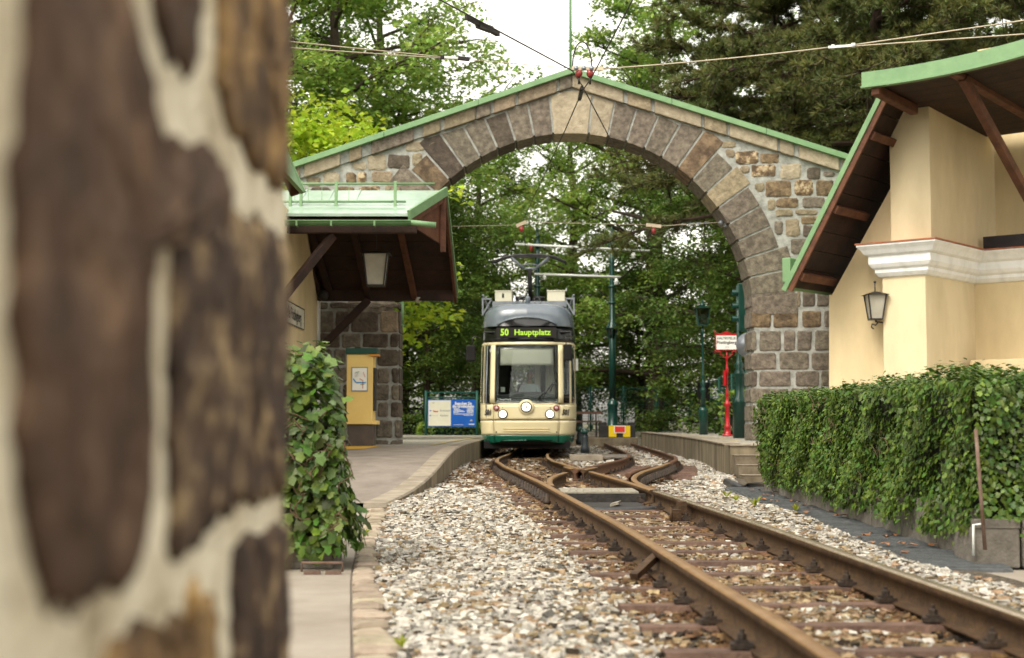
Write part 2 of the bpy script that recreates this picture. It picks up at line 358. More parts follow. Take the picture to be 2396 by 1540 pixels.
# stone block: outline in 2-D plane coordinates, mapped by f(u, v, depth); depth 0 = face of the wall core, + = towards the viewer
def stone(name, outline, f, m, parent, proud=.03, back=-.06, jit=.006, soft=.018, label=None, round_=1):
    P = [Vector(p) for p in outline]
    Q = []
    n = len(P)
    for i in range(n):                       # clip corners and roughen edges
        a, b_, c_ = P[i - 1], P[i], P[(i + 1) % n]
        r = soft * random.uniform(.6, 1.8)
        e1 = (a - b_); e2 = (c_ - b_)
        k1 = min(r, e1.length * .3); k2 = min(r, e2.length * .3)
        Q.append(b_ + e1.normalized() * k1); Q.append(b_ + e2.normalized() * k2)
        seg = e2.length
        if seg > .16:
            for q in range(1, int(min(4, seg / .09))):
                t = q / int(min(4, seg / .09)); Q.append(b_ + e2 * t + Vector((random.uniform(-jit, jit), random.uniform(-jit, jit))))
    # order along edge: first clip point of edge e2 must precede the mid points
    cen = sum(Q, Vector((0, 0))) / len(Q); n = len(Q)
    ring0 = [f(q.x, q.y, back) for q in Q]; ring1 = [f(q.x, q.y, proud * .45) for q in Q]
    ins = []
    for q in Q:
        d = (cen - q); ins.append(q + d.normalized() * min(soft * 1.3, d.length * .4))
    ring2 = [f(q.x, q.y, proud * random.uniform(.75, 1.1)) for q in ins]
    b = MB(); b.add(ring0 + ring1 + ring2 + [f(cen.x, cen.y, proud * random.uniform(.9, 1.25))],
        [(i, (i + 1) % n, n + (i + 1) % n, n + i) for i in range(n)] + [(n + i, n + (i + 1) % n, 2 * n + (i + 1) % n, 2 * n + i) for i in range(n)]
        + [(2 * n + i, 2 * n + (i + 1) % n, 3 * n) for i in range(n)])
    return b.build(name, m, parent, label=label)
def rect(x0, x1, y0, y1, j=0.0):
    q = lambda: random.uniform(-j, j)
    return [(x0 + q(), y0 + q()), (x1 + q(), y0 + q()), (x1 + q(), y1 + q()), (x0 + q(), y1 + q())]

# ------------------------------------------------------------------ track alignment
Yc = [0, 3, 4.4, 5, 6.4, 7.4, 8.6, 9.6, 11, 12, 13, 14, 15.2, 16.5, 18, 20.1, 23, 25.6, 28, 31, 34, 40, 50]
Xc = [1.50, 1.46, 1.43, 1.41, 1.335, 1.285, 1.225, 1.17, 1.07, 1.0, .93, .86, .775, .66, .53, .36, .22, .205, .235, .30, .38, .62, 1.05]
Yb = [12.9, 14, 14.7, 15.4, 16.2, 17, 18.2, 20.1, 22.3, 25.2, 29.2, 34.9, 39, 44, 50.2]
Xb = [.935, .89, .865, .865, .905, 1.0, 1.21, 1.60, 2.0, 2.43, 2.87, 3.31, 3.44, 3.57, 3.72]
ZY = [0, 18, 22, 26, 34, 40, 60]; ZZ = [CZ - .73, CZ - .633, CZ - .64, CZ - .68, CZ - .79, CZ - .79, CZ - .76]
def zrail(Y): return float(np.interp(Y, ZY, ZZ))
def centre(ys, xs, step=.16):
    P = smooth_path(np.stack([xs, ys], 1), int((ys[-1] - ys[0]) / step)); return P
def offs(P, d):
    T = np.gradient(P, axis=0); T /= np.linalg.norm(T, axis=1)[:, None]
    return P + np.stack([T[:, 1], -T[:, 0]], 1) * d
MAINC = centre(Yc, Xc); BRC = centre(Yb, Xb)
HG = .466
RAILP = [(-.0325, -.008, 1), (-.025, 0, 1), (.025, 0, 1), (.0325, -.008, 1), (.0325, -.036, 0), (.009, -.05, 0), (.008, -.118, 0), (.062, -.132, 0), (.062, -.142, 0), (-.062, -.142, 0), (-.062, -.132, 0), (-.008, -.118, 0), (-.009, -.05, 0), (-.0325, -.036, 0)]
def rail_mesh(P, name, parent, mats, y0=None, y1=None, dz=0.0):
    if y0 is not None: P = P[(P[:, 1] >= y0) & (P[:, 1] <= y1)]
    T = np.gradient(P, axis=0); T /= np.linalg.norm(T, axis=1)[:, None]; Nn = np.stack([T[:, 1], -T[:, 0]], 1)
    b = MB(); k = len(RAILP); V = []; F = []; n = len(P)
    for i in range(n):
        z = zrail(P[i, 1]) + dz
        for (a, h, _) in RAILP: V.append((P[i, 0] + Nn[i, 0] * a, P[i, 1] + Nn[i, 1] * a, z + h))
    b.v = [Vector(v) for v in V]
    for i in range(n - 1):
        for j in range(k):
            j2 = (j + 1) % k
            b.f.append([i * k + j, i * k + j2, (i + 1) * k + j2, (i + 1) * k + j]); b.mi.append(0 if j in (0, 1, 2) else 1); b.sm.append(True)
    b.f.append(list(range(k))); b.mi.append(1); b.sm.append(False); b.f.append([(n - 1) * k + j for j in range(k)]); b.mi.append(1); b.sm.append(False)
    return b.build(name, mats, parent)

# ------------------------------------------------------------------ ground and paving
tag(MB().add([(-400, -60, -.16), (400, -60, -.16), (400, 500, -.16), (-400, 500, -.16)], [(0, 1, 2, 3)]).build('ground', 'ground'), kind='structure')
sett_in = [(820, 1540), (819, 1450), (819, 1345), (838, 1262), (858, 1196)]
sett_out = [(930, 1540), (903, 1440), (877, 1345), (880, 1262), (906, 1194)]
SI = smooth_path([tuple(gz(x, y, .05))[:2] for x, y in sett_in], 40); SO = smooth_path([tuple(gz(x, y, .05))[:2] for x, y in sett_out], 40)
d0 = (SI[0] - SI[4]); SI = np.vstack([SI[0] + d0 / np.linalg.norm(d0) * 4.5, SI]); d0 = (SO[0] - SO[4]); SO = np.vstack([SO[0] + d0 / np.linalg.norm(d0) * 4.5, SO])
# kerb of the left platform: outer top edge, with heights
KB = [(905, 1177, .10), (945, 1166.5, .11), (977.6, 1148, .14), (999.5, 1128, .20), (1025, 1097, .32), (1047, 1068, .40), (1067, 1048, .43), (1094, 1037, .43), (1112, 1032.5, .43)]
KP = [gz(x, y, z) for x, y, z in KB]; KP.append(Vector((-.60, 40, .43))); KP.append(Vector((-.2, 56, .43)))
KP = smooth_path([tuple(k) for k in KP], 60)
KT = np.gradient(KP[:, :2], axis=0); KT /= np.linalg.norm(KT, axis=1)[:, None]; KN = np.stack([-KT[:, 1], KT[:, 0]], 1)   # to the left
def ballast_left(Y):
    return float(np.interp(Y, np.r_[SO[:, 1], KP[:, 1]], np.r_[SO[:, 0], KP[:, 0]]))
HX = lambda Y: 2.73 + .028 * (Y - 8.4)
RPE = [(3.60, 23.5), (3.74, 26), (4.10, 31), (4.32, 36), (4.55, 46), (4.62, 51)]
def ballast_right(Y):
    return float(np.interp(Y, [0, 7.5, 8.4, 17, 19.5, 23.5, 26, 31, 36, 46, 51], [2.6, 2.5, 2.36, 2.62, 3.0, 3.55, 3.7, 4.06, 4.28, 4.5, 4.6]))
def bal_z(x, Y):
    z = zrail(Y) - .152
    xc = float(np.interp(Y, Yc, Xc)); d = x - xc
    if d > .8 and Y > 12: z -= .10 * min(1, (d - .8) / 1.2) * min(1, (Y - 12) / 6) * (1 if Y < 26 else max(0, 1 - (Y - 26) / 4))
    if d < -.7: z = z + (.04 - z) * min(1, (-d - .7) / .8) if Y < 13 else z - .02
    return z + .012 * math.sin(x * 5 + Y * 2.1) * math.sin(Y * 3.3 - x)
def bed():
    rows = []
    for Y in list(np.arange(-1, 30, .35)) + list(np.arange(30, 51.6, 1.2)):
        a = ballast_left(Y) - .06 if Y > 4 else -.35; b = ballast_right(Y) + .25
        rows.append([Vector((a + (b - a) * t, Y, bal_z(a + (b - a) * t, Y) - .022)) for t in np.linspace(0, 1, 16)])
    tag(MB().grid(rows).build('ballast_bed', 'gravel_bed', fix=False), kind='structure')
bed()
# near-left pavement with a row of setts as its edge
poly = [(-8, -1.5), (SI[0][0], -1.5)] + [tuple(p) for p in SI] + [(KP[0][0] - .14, KP[0][1]), (-8, KP[0][1])]
pav = MB(); P3 = [Vector((x, y, .045)) for x, y in poly]; pav.prism(P3, (0, 0, -.2)); pav = tag(pav.build('pavement', 'pavement'), kind='structure')
sbd = MB().grid([[Vector((p[0] - .03, p[1], .036)) for p in SI], [Vector((p[0] + .02, p[1], .036)) for p in SO]]).build('sett_bed', 'asphalt', pav, fix=False)
nset = 46; L_ = np.linspace(0, len(SI) - 1, nset + 1)
def on(Pp, t): i = min(int(t), len(Pp) - 2); return Vector(Pp[i] + (Pp[i + 1] - Pp[i]) * (t - i))
acc = [0]; dd = np.r_[0, np.cumsum(np.linalg.norm(np.diff(SI, axis=0), axis=1))]
while acc[-1] < dd[-1] - .1: acc.append(acc[-1] + random.uniform(.13, .21))
tt = np.interp(acc, dd, np.arange(len(SI)))
for i in range(len(tt) - 1):
    ta, tb = tt[i] + .02 * (tt[i + 1] - tt[i]), tt[i + 1] - .05 * (tt[i + 1] - tt[i])
    a, b_, c_, d_ = on(SI, ta), on(SO, ta), on(SO, tb), on(SI, tb)
    ex = (b_ - a).normalized() * .012; w = random.uniform(-.025, .03)
    zj = random.uniform(-.008, .008)
    stone('sett', [a + ex, b_ + ex * w * 80, c_ + ex * w * 80, d_ + ex], lambda u, v, d: Vector((u, v, .045 + zj + d)), 'sett', pav, proud=.022, back=-.12, jit=.004, soft=.02)
# left platform: asphalt ramp and gravelled top, kerb stones along its edge
lp = MB(); W = .24
rowA = [Vector((KP[i, 0] + KN[i, 0] * W, KP[i, 1] + KN[i, 1] * W, KP[i, 2] - .004)) for i in range(len(KP))]
rowB = [Vector((-3.0 + 0 * i, max(KP[0, 1] - .1, KP[i, 1]), KP[i, 2] - .004)) for i in range(len(KP))]
rowC = [Vector((-14, q.y, q.z)) for q in rowB]
ia = int(np.argmin(abs(KP[:, 1] - 26.6)))
tag(MB().grid([rowC[:ia + 1], rowB[:ia + 1], rowA[:ia + 1]]).build('ramp_path', 'asphalt', fix=False), kind='structure')
tag(MB().grid([rowC[ia:], rowB[ia:], rowA[ia:]]).build('left_platform', 'platform_top', fix=False), kind='structure')
kerb = thing('platform_kerb', KP[0], 'curved pale concrete kerb edging the left platform and ramp', 'kerb')
for i in range(0, len(KP) - 1, 2):
    j = min(i + 2, len(KP) - 1); V = []
    b = MB(); rows = []
    for k in np.linspace(i + .015, j - .015, 4):
        q = on(KP, k); k0 = min(int(k), len(KP) - 2); nn = Vector((KN[k0, 0], KN[k0, 1], 0)); zb = bal_z(q.x, q.y) - .1
        rows.append([Vector((q.x, q.y, zb)) , Vector((q.x, q.y, q.z - .02)), Vector((q.x, q.y, q.z)) + nn * .015, Vector((q.x, q.y, q.z)) + nn * (W - .005), Vector((q.x, q.y, zb)) + nn * W])
    b.grid(rows, smooth=False); b.f.append([0, 1, 2, 3, 4]); b.mi.append(0); b.sm.append(False); b.f.append([15, 16, 17, 18, 19]); b.mi.append(0); b.sm.append(False)
    for q, f in enumerate(b.f[:-2]): b.mi[q] = 1 if q % 4 == 0 else 0
    b.build('kerb_stone', ['concrete', 'concrete_stained'], kerb)
# yellow line on the left platform, yellow hatch by the ticket machine
yl = [gz(x, y, .437) for x, y in [(1008, 1041), (1040, 1035), (1080, 1029), (1113, 1024.5)]]
MB().grid([[p + Vector((-.05, 0, .002)) for p in yl], [p + Vector((.09, 0, .002)) for p in yl]]).build('platform_line', 'worn_yellow', fix=False)
tag(bpy.data.objects['platform_line'], 'worn yellow safety line on the left platform leading to the tram', 'line marking')
b = MB(); b.add([(-3.15, 26.3, .433), (-2.47, 26.9, .433), (-2.50, 24.4, .428), (-3.0, 23.6, .425)], [(0, 1, 2, 3)])
tag(b.build('yellow_patch', 'yellow_paint', fix=False), 'yellow painted patch on the ramp below the ticket machine', 'floor marking')
# right platform with steps
ZR = CZ - .41
rp = MB(); edge = smooth_path(RPE, 24)
poly = [Vector((x, y, ZR)) for x, y in edge] + [Vector((14, 51, ZR)), Vector((14, 23.5, ZR))]
rp.prism(poly, (0, 0, -.75))
for i, f in enumerate(rp.f): rp.mi[i] = 0 if abs(sum((rp.v[k].z for k in f)) / len(f) - ZR) < .01 else 1
rpo = tag(rp.build('right_platform', ['platform_top', 'concrete_stained']), kind='structure')
for k in range(1, 5):
    MB().box((3.62 + .008 * k, 23.5 - .30 * k, ZR - .15 * k - .5), (6.0, 23.5 - .30 * (k - 1) + .02, ZR - .15 * k), 0).build('step', 'step_concrete', rpo, bevel=.008)
    MB().box((3.615 + .008 * k, 23.5 - .30 * k - .012, ZR - .15 * k + .001), (6.0, 23.5 - .30 * (k - 1) - .01, ZR - .15 * k + .006)).build('tread', 'concrete', rpo)
MB().box((3.59, 23.47, ZR + .001), (6, 23.9, ZR + .02)).build('edge_slab', 'concrete', rpo)
for q in range(11):
    a = on(edge, 1 + q * 2); b_ = on(edge, 3 + q * 2 - .03); a = a.to_3d(); b_ = b_.to_3d(); a.z = b_.z = ZR + .012
    MB().bar(a + Vector((.13, 0, 0)), b_ + Vector((.13, 0, 0)), .30, .024).build('edge_slab', 'concrete', rpo)
for k in range(7):
    p = on(edge, 4 + k * 2.2).to_3d(); q = on(edge, 5.7 + k * 2.2).to_3d(); p.z = q.z = ZR + .006
    MB().bar(p + Vector((.62, 0, 0)), q + Vector((.62, 0, 0)), .09, .004).build('line_dash', 'worn_yellow', rpo)
# low wall across the end of the branch track
ew = tag(MB().box((1.3, 50.9, -.2), (4.5, 56, CZ - .60)).build('track_end_wall', 'step_concrete', bevel=.02), 'low weathered concrete wall across the end of the branch track', 'wall')
bt = tag(MB().box((-14, 56, -.2), (14, 62, ZR - .03)).build('back_terrace', 'platform_top'), kind='structure')

# ------------------------------------------------------------------ tracks
main = thing('railway_track', (MAINC[0][0], MAINC[0][1], 0), 'rusty narrow gauge track sweeping from lower right to the tram', 'railway track')
PL, PR = offs(MAINC, -HG), offs(MAINC, HG)
rail_mesh(PL, 'rail', main, ['rail_head', 'rail_side'], -2, 48)
rail_mesh(PR, 'rail', main, ['rail_polished_sheen', 'rail_side'], -2, 13.6)
rail_mesh(PR, 'closure_rail', main, ['rail_head', 'rail_side'], 13.64, 18.1, dz=-.002)
rail_mesh(PR, 'rail', main, ['rail_head', 'rail_side'], 18.75, 48)
br = thing('branch_track', (BRC[0][0], BRC[0][1], 0), 'rusty branch track curving right to the red and yellow buffer stop', 'railway track')
BLp, BRp = offs(BRC, -HG), offs(BRC, HG)
rail_mesh(BLp, 'rail', br, ['rail_head', 'rail_side'], 14.4, 17.9, dz=-.003)
rail_mesh(BLp, 'rail', br, ['rusty_rail', 'rusty_rail'], 18.5, 51)
rail_mesh(BRp, 'rail', br, ['rail_head', 'rail_side'], 13.7, 22, dz=-.001)
rail_mesh(BRp, 'rail', br, ['rusty_rail', 'rusty_rail'], 22.02, 51, dz=-.001)
# frog wing rails and check rails
rail_mesh(offs(MAINC, HG - .08), 'wing_rail', main, ['rail_head', 'rail_side'], 19.0, 20.2, dz=-.004)
rail_mesh(offs(BRC, -HG + .085), 'wing_rail', br, ['rail_head', 'rail_side'], 18.6, 19.9, dz=-.004)
rail_mesh(offs(BRC, HG - .10), 'check_rail', br, ['rusty_rail', 'rusty_rail'], 16.9, 19.6, dz=.012)
rail_mesh(offs(MAINC, -HG + .10), 'check_rail', main, ['rusty_rail', 'rusty_rail'], 16.2, 18.2, dz=.006)
# sleepers with clips
def clip_mesh():
    b = MB(); b.box((-.05, -.035, 0), (.05, .035, .022)); b.box((-.03, -.025, .022), (.03, .025, .036)); b.lathe((0, 0, .03), [(.021, 0), (.021, .03), (.015, .034)], 6, smooth=False)
    b.lathe((0, 0, .06), [(.011, 0), (.011, .022)], 6, smooth=False)
    me = bpy.data.meshes.new('clip'); me.from_pydata(b.v, [], b.f); me.materials.append(MATS['clip_iron']); return me
CLIP = clip_mesh(); CLIP.transform(Matrix.Scale(.86, 4))
def sleeper_mesh(hl):
    b = MB()
    V = []
    for x in (-hl, hl):
        V += [(x, -.08, -.07), (x, -.056, 0), (x, .056, 0), (x, .08, -.07)]
    b.add(V, [(0, 1, 5, 4), (1, 2, 6, 5), (2, 3, 7, 6), (0, 3, 2, 1), (4, 5, 6, 7)])
    me = bpy.data.meshes.new('sleeper'); me.from_pydata(b.v, [], b.f); me.materials.append(MATS['sleeper_steel']); return me
SLM = sleeper_mesh(.84); SLL = sleeper_mesh(.96)
def sleepers(P, parent, y0, y1, spacing, me, clips=True, shift=0.0, dz=0.0):
    d = np.r_[0, np.cumsum(np.linalg.norm(np.diff(P, axis=0), axis=1))]; T = np.gradient(P, axis=0); T /= np.linalg.norm(T, axis=1)[:, None]
    t = np.interp(y0, P[:, 1], d); k = 0
    while True:
        x = np.interp(t, d, P[:, 0]); y = np.interp(t, d, P[:, 1])
        if y > y1: break
        tx, ty = np.interp(t, d, T[:, 0]), np.interp(t, d, T[:, 1]); rot = math.atan2(-tx, ty) * .75
        z = zrail(y) - .138 + dz
        o = bpy.data.objects.new('sleeper', me); C.objects.link(o); o.parent = parent
        org = Vector((x + shift, y, z)); o.location = org - FR[parent.name]; o.rotation_euler = (0, 0, rot); FR[o.name] = org
        if clips:
            for sx in (-1, 1):
                for s2 in (-1, 1):
                    c = bpy.data.objects.new('clip', CLIP); C.objects.link(c); c.parent = o
                    c.location = (sx * HG + s2 * .083 - shift, random.uniform(-.008, .008), .006); c.rotation_euler = (0, 0, random.uniform(-.2, .2))
        t += spacing; k += 1
sleepers(MAINC, main, 4.05, 13.2, .628, SLM)
sleepers(MAINC, main, 13.9, 20.2, .55, SLL, shift=.12)
sleepers(MAINC, main, 20.8, 30, .65, SLM)
sleepers(BRC, br, 21.6, 50, .70, SLM, dz=-.03)
# dense bolts along the outside of the curved turnout rails
for (P, side, y0, y1, prn, org) in ((PL, -1, 13.6, 22, main, 0), (BRp, 1, 15.8, 22.5, br, 0)):
    Q = offs(P, .085 * side); Q = Q[(Q[:, 1] > y0) & (Q[:, 1] < y1)]
    d = np.r_[0, np.cumsum(np.linalg.norm(np.diff(Q, axis=0), axis=1))]
    for t in np.arange(0, d[-1], .30):
        x = np.interp(t, d, Q[:, 0]); y = np.interp(t, d, Q[:, 1])
        b = MB(); b.lathe((x, y, zrail(y) - .135), [(.035, 0), (.035, .03), (.024, .035), (.024, .07), (.016, .075), (.016, .1)], 8)
        b.build('screw', 'clip_iron', prn)
# point machine between the switch blades
sx = lambda Y: float(np.interp(Y, Yc, Xc)); zt = zrail(13.6)
sb = thing('point_machine', (sx(13.4), 13.3, zt - .3), 'dark switch machine trough with pale chequer plate between the rails', 'switch machine')
b = MB(); b.box((sx(13.4) - .40, 13.10, zt - .30), (sx(13.4) + .40, 14.0, zt - .26)); b.box((sx(13.4) - .40, 13.93, zt - .3), (sx(13.4) + .40, 13.97, zt - .05)); b.build('trough', 'dark_metal', sb)
b = MB(); b.box((sx(14) - .38, 13.98, zt - .052), (sx(14) + .38, 14.75, zt - .034)); b.build('cover_plate', 'steel_plate', sb)
b = MB()
for k in range(9): b.bar((sx(14) - .3 + .07 * k, 14.05, zt - .030), (sx(14) - .27 + .07 * k, 14.6, zt - .030), .014, .008)
b.build('tread_pattern', 'steel_plate', sb)
b = MB(); b.box((sx(13.4) - .36, 13.12, zt - .25), (sx(13.4) + .34, 13.90, zt - .13)); b.build('motor_case', 'dark_metal', sb, bevel=.02)
b = MB(); b.obox((sx(13.4) + .06, 13.3, zt - .11), (.04, 0, .01), (.02, .12, 0), (0, 0, .012)); b.build('lever', 'steel_plate', sb)
b = MB(); b.tube([(sx(12.9) - .38, 12.95, zt - .15), (sx(12.9) - .1, 12.86, zt - .155), (sx(12.9) + .2, 12.9, zt - .15), (sx(12.9) + .40, 12.96, zt - .14)], .032, 8); tag(b.build('hose', 'hose'), 'black ribbed hose lying across the track before the switch machine', 'hose')
b = MB(); X1 = float(np.interp(11.7, PR[:, 1], PR[:, 0])) - .10
b.box((X1 - .035, 11.62, zrail(11.7) - .1), (X1 + .03, 11.78, zrail(11.7) + .012)); b.box((X1 - .10, 11.55, zrail(11.7) - .13), (X1 - .02, 11.7, zrail(11.7) - .05)); b.tube([(X1 - .11, 11.5, zrail(11.7) - .15), (X1 - .11, 11.5, zrail(11.7) - .03)], .014, 6)
tag(b.build('rail_lubricator', 'rail_side'), 'small rusty fitting clamped inside the right rail', 'rail fitting')
X0 = float(np.interp(7.75, PL[:, 1], PL[:, 0])); b = MB(); b.bar((X0 - .16, 7.55, zrail(7.6) - .13), (X0 - .02, 7.78, zrail(7.6) - .045), .045, .035)
tag(b.build('rail_wedge', 'rail_side'), 'rusty oblique brace wedged against the left rail', 'rail brace')

# ------------------------------------------------------------------ ballast stones
def chip():
    V = np.array([(x, y, z) for z in (-1, 1) for (x, y) in ((-1, -1), (1, -1), (1, 1), (-1, 1))], float) * .72
    F = np.array([(0, 3, 2), (0, 2, 1), (4, 5, 6), (4, 6, 7), (0, 1, 5), (0, 5, 4), (1, 2, 6), (1, 6, 5), (2, 3, 7), (2, 7, 6), (3, 0, 4), (3, 4, 7)])
    return V, F
def ballast():
    IV, IF = chip(); pts = []
    for (y0, y1, cell, s0, s1) in ((3.9, 10, .0245, .010, .024), (10, 16, .031, .013, .026), (16, 30, .056, .020, .038), (30, 51, .12, .035, .06)):
        for Y in np.arange(y0, y1, cell):
            a, b_ = ballast_left(Y) + .01, ballast_right(Y) + (.1 if Y > 17.5 else .02)
            a = max(a, (-.05) * Y / 1 - 1.5); b_ = min(b_, .39 * Y + .25)
            n = int((b_ - a) / cell)
            if n < 1: continue
            xs = a + (np.arange(n) + RNG.random(n)) * cell; ys = Y + (RNG.random(n) - .5) * cell
            ss = s0 + (s1 - s0) * RNG.random(n) ** 1.6
            pts.append(np.stack([xs, ys, ss], 1))
    P = np.vstack(pts)
    xc = np.interp(P[:, 1], Yc, Xc); xb = np.interp(P[:, 1], Yb, Xb)
    keep = np.ones(len(P), bool); dist = np.abs(P[:, 0] - xc)
    near = np.abs(dist - HG) < .045
    keep &= ~near
    kb = (P[:, 1] > 14) & (np.abs(np.abs(P[:, 0] - xb) - HG) < .045); keep &= ~kb
    keep &= ~((P[:, 1] > 13.02) & (P[:, 1] < 14.8) & (dist < .40))
    P = P[keep]; xc = xc[keep]; xb = xb[keep]; dist = dist[keep]; n = len(P)
    Z = np.array([bal_z(x, y) for x, y in P[:, :2]]) + (RNG.random(n) - .55) * .018 - np.where((dist < .86) & (P[:, 1] < 13), .012, 0)
    # lower beside the sleepers so their tops stay clear
    V = IV[None] * (1 + .55 * (RNG.random((n, 8, 1)) - .5)) + .62 * (RNG.random((n, 8, 3)) - .5)
    sc3 = np.stack([.95 + .75 * RNG.random(n), .70 + .5 * RNG.random(n), .42 + .40 * RNG.random(n)], 1)
    V = V * sc3[:, None] * P[:, 2][:, None, None]
    an = RNG.random(n) * 6.283; ti = RNG.normal(0, .55, n)
    y2 = V[:, :, 1] * np.cos(ti)[:, None] - V[:, :, 2] * np.sin(ti)[:, None]; z2 = V[:, :, 1] * np.sin(ti)[:, None] + V[:, :, 2] * np.cos(ti)[:, None]
    x3 = V[:, :, 0] * np.cos(an)[:, None] - y2 * np.sin(an)[:, None]; y3 = V[:, :, 0] * np.sin(an)[:, None] + y2 * np.cos(an)[:, None]
    V = np.stack([x3 + P[:, 0][:, None], y3 + P[:, 1][:, None], z2 + Z[:, None]], 2).reshape(-1, 3)
    F = (IF[None] + (np.arange(n) * 8)[:, None, None]).reshape(-1, 3)
    # rust and brake dust gather along the rails
    dn = np.minimum(np.abs(dist - HG), np.where(P[:, 1] > 16, np.abs(np.abs(P[:, 0] - xb) - HG) + .06, 9))
    pr = np.clip(1.25 - dn / .30, 0, .96); pt = np.where(dist < .5, .80, np.clip(1.35 - dist / 1.0, .24, .76)); pr = np.where(dist < .42, np.maximum(pr, .22), pr)
    far = (P[:, 1] > 17) & (P[:, 0] < 1.2); pr = np.where(far, np.maximum(pr, .5), pr)
    u = RNG.random(n); mi = np.where(u < pr, 2, np.where(RNG.random(n) < pt, 1, 0))
    tint = RNG.random(n) ** .8; tint = np.where(RNG.random(n) < .12, -.35, tint)  # a few stones darkened to stand in for shaded gaps
    me = np_mesh('ballast', V, F, np.repeat(tint, 12), np.repeat(mi, 12), ('ballast', 'ballast_tan', 'ballast_rust'))
    return tag(link('ballast', me), 'pale crushed stone ballast turning rusty beside the rails', 'ballast', kind='stuff')
ballast()
# a few red paint flecks, weeds, plastic grid strip
def weed(p, n, h, m='leaf_bright'):
    b = MB()
    for i in range(n):
        a = random.uniform(0, 6.28); l = h * random.uniform(.5, 1.1); d = Vector((math.cos(a), math.sin(a), random.uniform(.5, 1.6))).normalized(); s2 = Vector((-math.sin(a), math.cos(a), 0)) * l * .13
        q = Vector(p); b.add([q, q + d * l * .55 + s2, q + d * l, q + d * l * .55 - s2], [(0, 1, 2, 3)])
    return b.build('weed', m, fix=False)
for i, (x, y, n, h, lab) in enumerate([(1700, 1163, 9, .10, 'small green weed in the ballast farthest from the camera beside the plastic strip'), (1722, 1172, 12, .09, 'low leafy weed in the ballast in the middle of three near the right rail'), (1765, 1183, 14, .12, 'tuft of thin green grass sprouting from ballast by the plastic strip'), (858, 1248, 12, .06, 'small green weed growing between the setts and the ballast'), (940, 1515, 12, .06, 'green weed at the bottom edge beside the pale setts'), (1862, 1195, 10, .09, 'small green sprig at the edge of the grey plastic strip')]):
    tag(weed(gz(x, y, .06 if x < 1000 else .12), n, h), lab, 'weed', 'weeds in the ballast')
gs = thing('plastic_grid_strip', (2.5, 8, .05), 'grey ribbed plastic ground strip along the foot of the ivy hedge', 'ground grid')
for k in range(10):
    y0 = 8.2 + k * .95; y1 = y0 + .93
    a0, a1 = HX(y0) - .36, HX(y1) - .36; b = MB()
    b.prism([(a0, y0, .055), (a0 + .5, y0, .055), (a1 + .5, y1, .075), (a1, y1, .075)], (0, 0, -.03))
    for q in range(16):
        yy = y0 + .03 + q * .056; b.bar((HX(yy) - .35, yy, .062 + .0012 * q), (HX(yy) + .13, yy, .062 + .0012 * q), .018, .018)
    b.build('grid_panel', 'plastic_grid', gs)

# ------------------------------------------------------------------ foreground rubble wall (close to the lens, left)
WX = -.31
fw = thing('stone_wall', (WX - .27, .5, 0), 'close blurred rubble stone wall with pale mortar filling the left side', 'wall')
def wp(x, y):                                # photograph point -> (distance, height) on the wall's face
    r = ray(x, y); k = WX / r.x; return (r.y * k, CZ + r.z * k)
MB().box((WX - .55, -2.2, -.1), (WX - .004, 1.955, 2.9)).build('wall_core', 'mortar_warm', fw)
wf = lambda u, v, d: Vector((WX + d, u, v))
def wall_stone(pts, m):
    P = [Vector(p) for p in pts]; Q = []; n = len(P); g = sum(P, Vector((0, 0))) / n; P = [g + (p - g) * 1.035 for p in P]
    for i in range(n):
        a, c_ = P[i], P[(i + 1) % n]; k = max(1, int((c_ - a).length / .022))
        for q in range(k): Q.append(a.lerp(c_, q / k))
    for _ in range(2): Q = [Q[i - 1] * .25 + Q[i] * .5 + Q[(i + 1) % len(Q)] * .25 for i in range(len(Q))]
    Q = [q + Vector((random.gauss(0, .0065), random.gauss(0, .0065))) for q in Q]; n = len(Q); cen = sum(Q, Vector((0, 0))) / n
    rings = []
    for k, (f, h) in enumerate(((0, -.04), (0, .001), (.04, .0045), (.12, .006), (.3, .007), (.5, .008), (.75, .008))):
        rings.append([wf(*(q.lerp(cen, f)), h + (random.gauss(0, .0022) if k > 1 else 0)) for q in Q])
    b = MB(); V = [v for r in rings for v in r] + [wf(cen.x, cen.y, .008)]; F = []
    for k in range(len(rings) - 1): F += [(k * n + i, k * n + (i + 1) % n, (k + 1) * n + (i + 1) % n, (k + 1) * n + i) for i in range(n)]
    F += [((len(rings) - 1) * n + i, (len(rings) - 1) * n + (i + 1) % n, len(rings) * n) for i in range(n)]
    b.add(V, F, smooth=True); return b.build('rubble_stone', m, fw)
front = [
    ([(70, -60), (292, -60), (318, 97), (342, 194), (366, 288), (390, 328), (467, 338), (515, 368), (540, 484), (525, 545), (415, 528), (372, 530), (345, 640), (340, 1000), (345, 1285), (250, 1352), (120, 1398), (74, 1200), (46, 900), (46, 500), (70, 250)], 'wall_stone'),
    ([(352, -60), (463, -60), (460, 120), (452, 186), (426, 160), (366, 63)], 'wall_stone'),
    ([(516, -60), (674, -60), (672, 425), (650, 442), (603, 389), (549, 311), (514, 219)], 'wall_stone_ochre'),
    ([(408, 540), (525, 556), (552, 512), (610, 530), (668, 575), (668, 1140), (610, 1150), (540, 1168), (460, 1245), (408, 1292), (404, 900)], 'wall_stone_mixed'),
    ([(548, 1280), (670, 1236), (676, 1700), (548, 1700)], 'wall_stone_mixed'),
    ([(455, 1368), (498, 1382), (500, 1700), (230, 1700), (255, 1505), (350, 1462), (432, 1456)], 'wall_stone_ochre'),
]
for ol, m in front: wall_stone([wp(x, y) for x, y in ol], m)
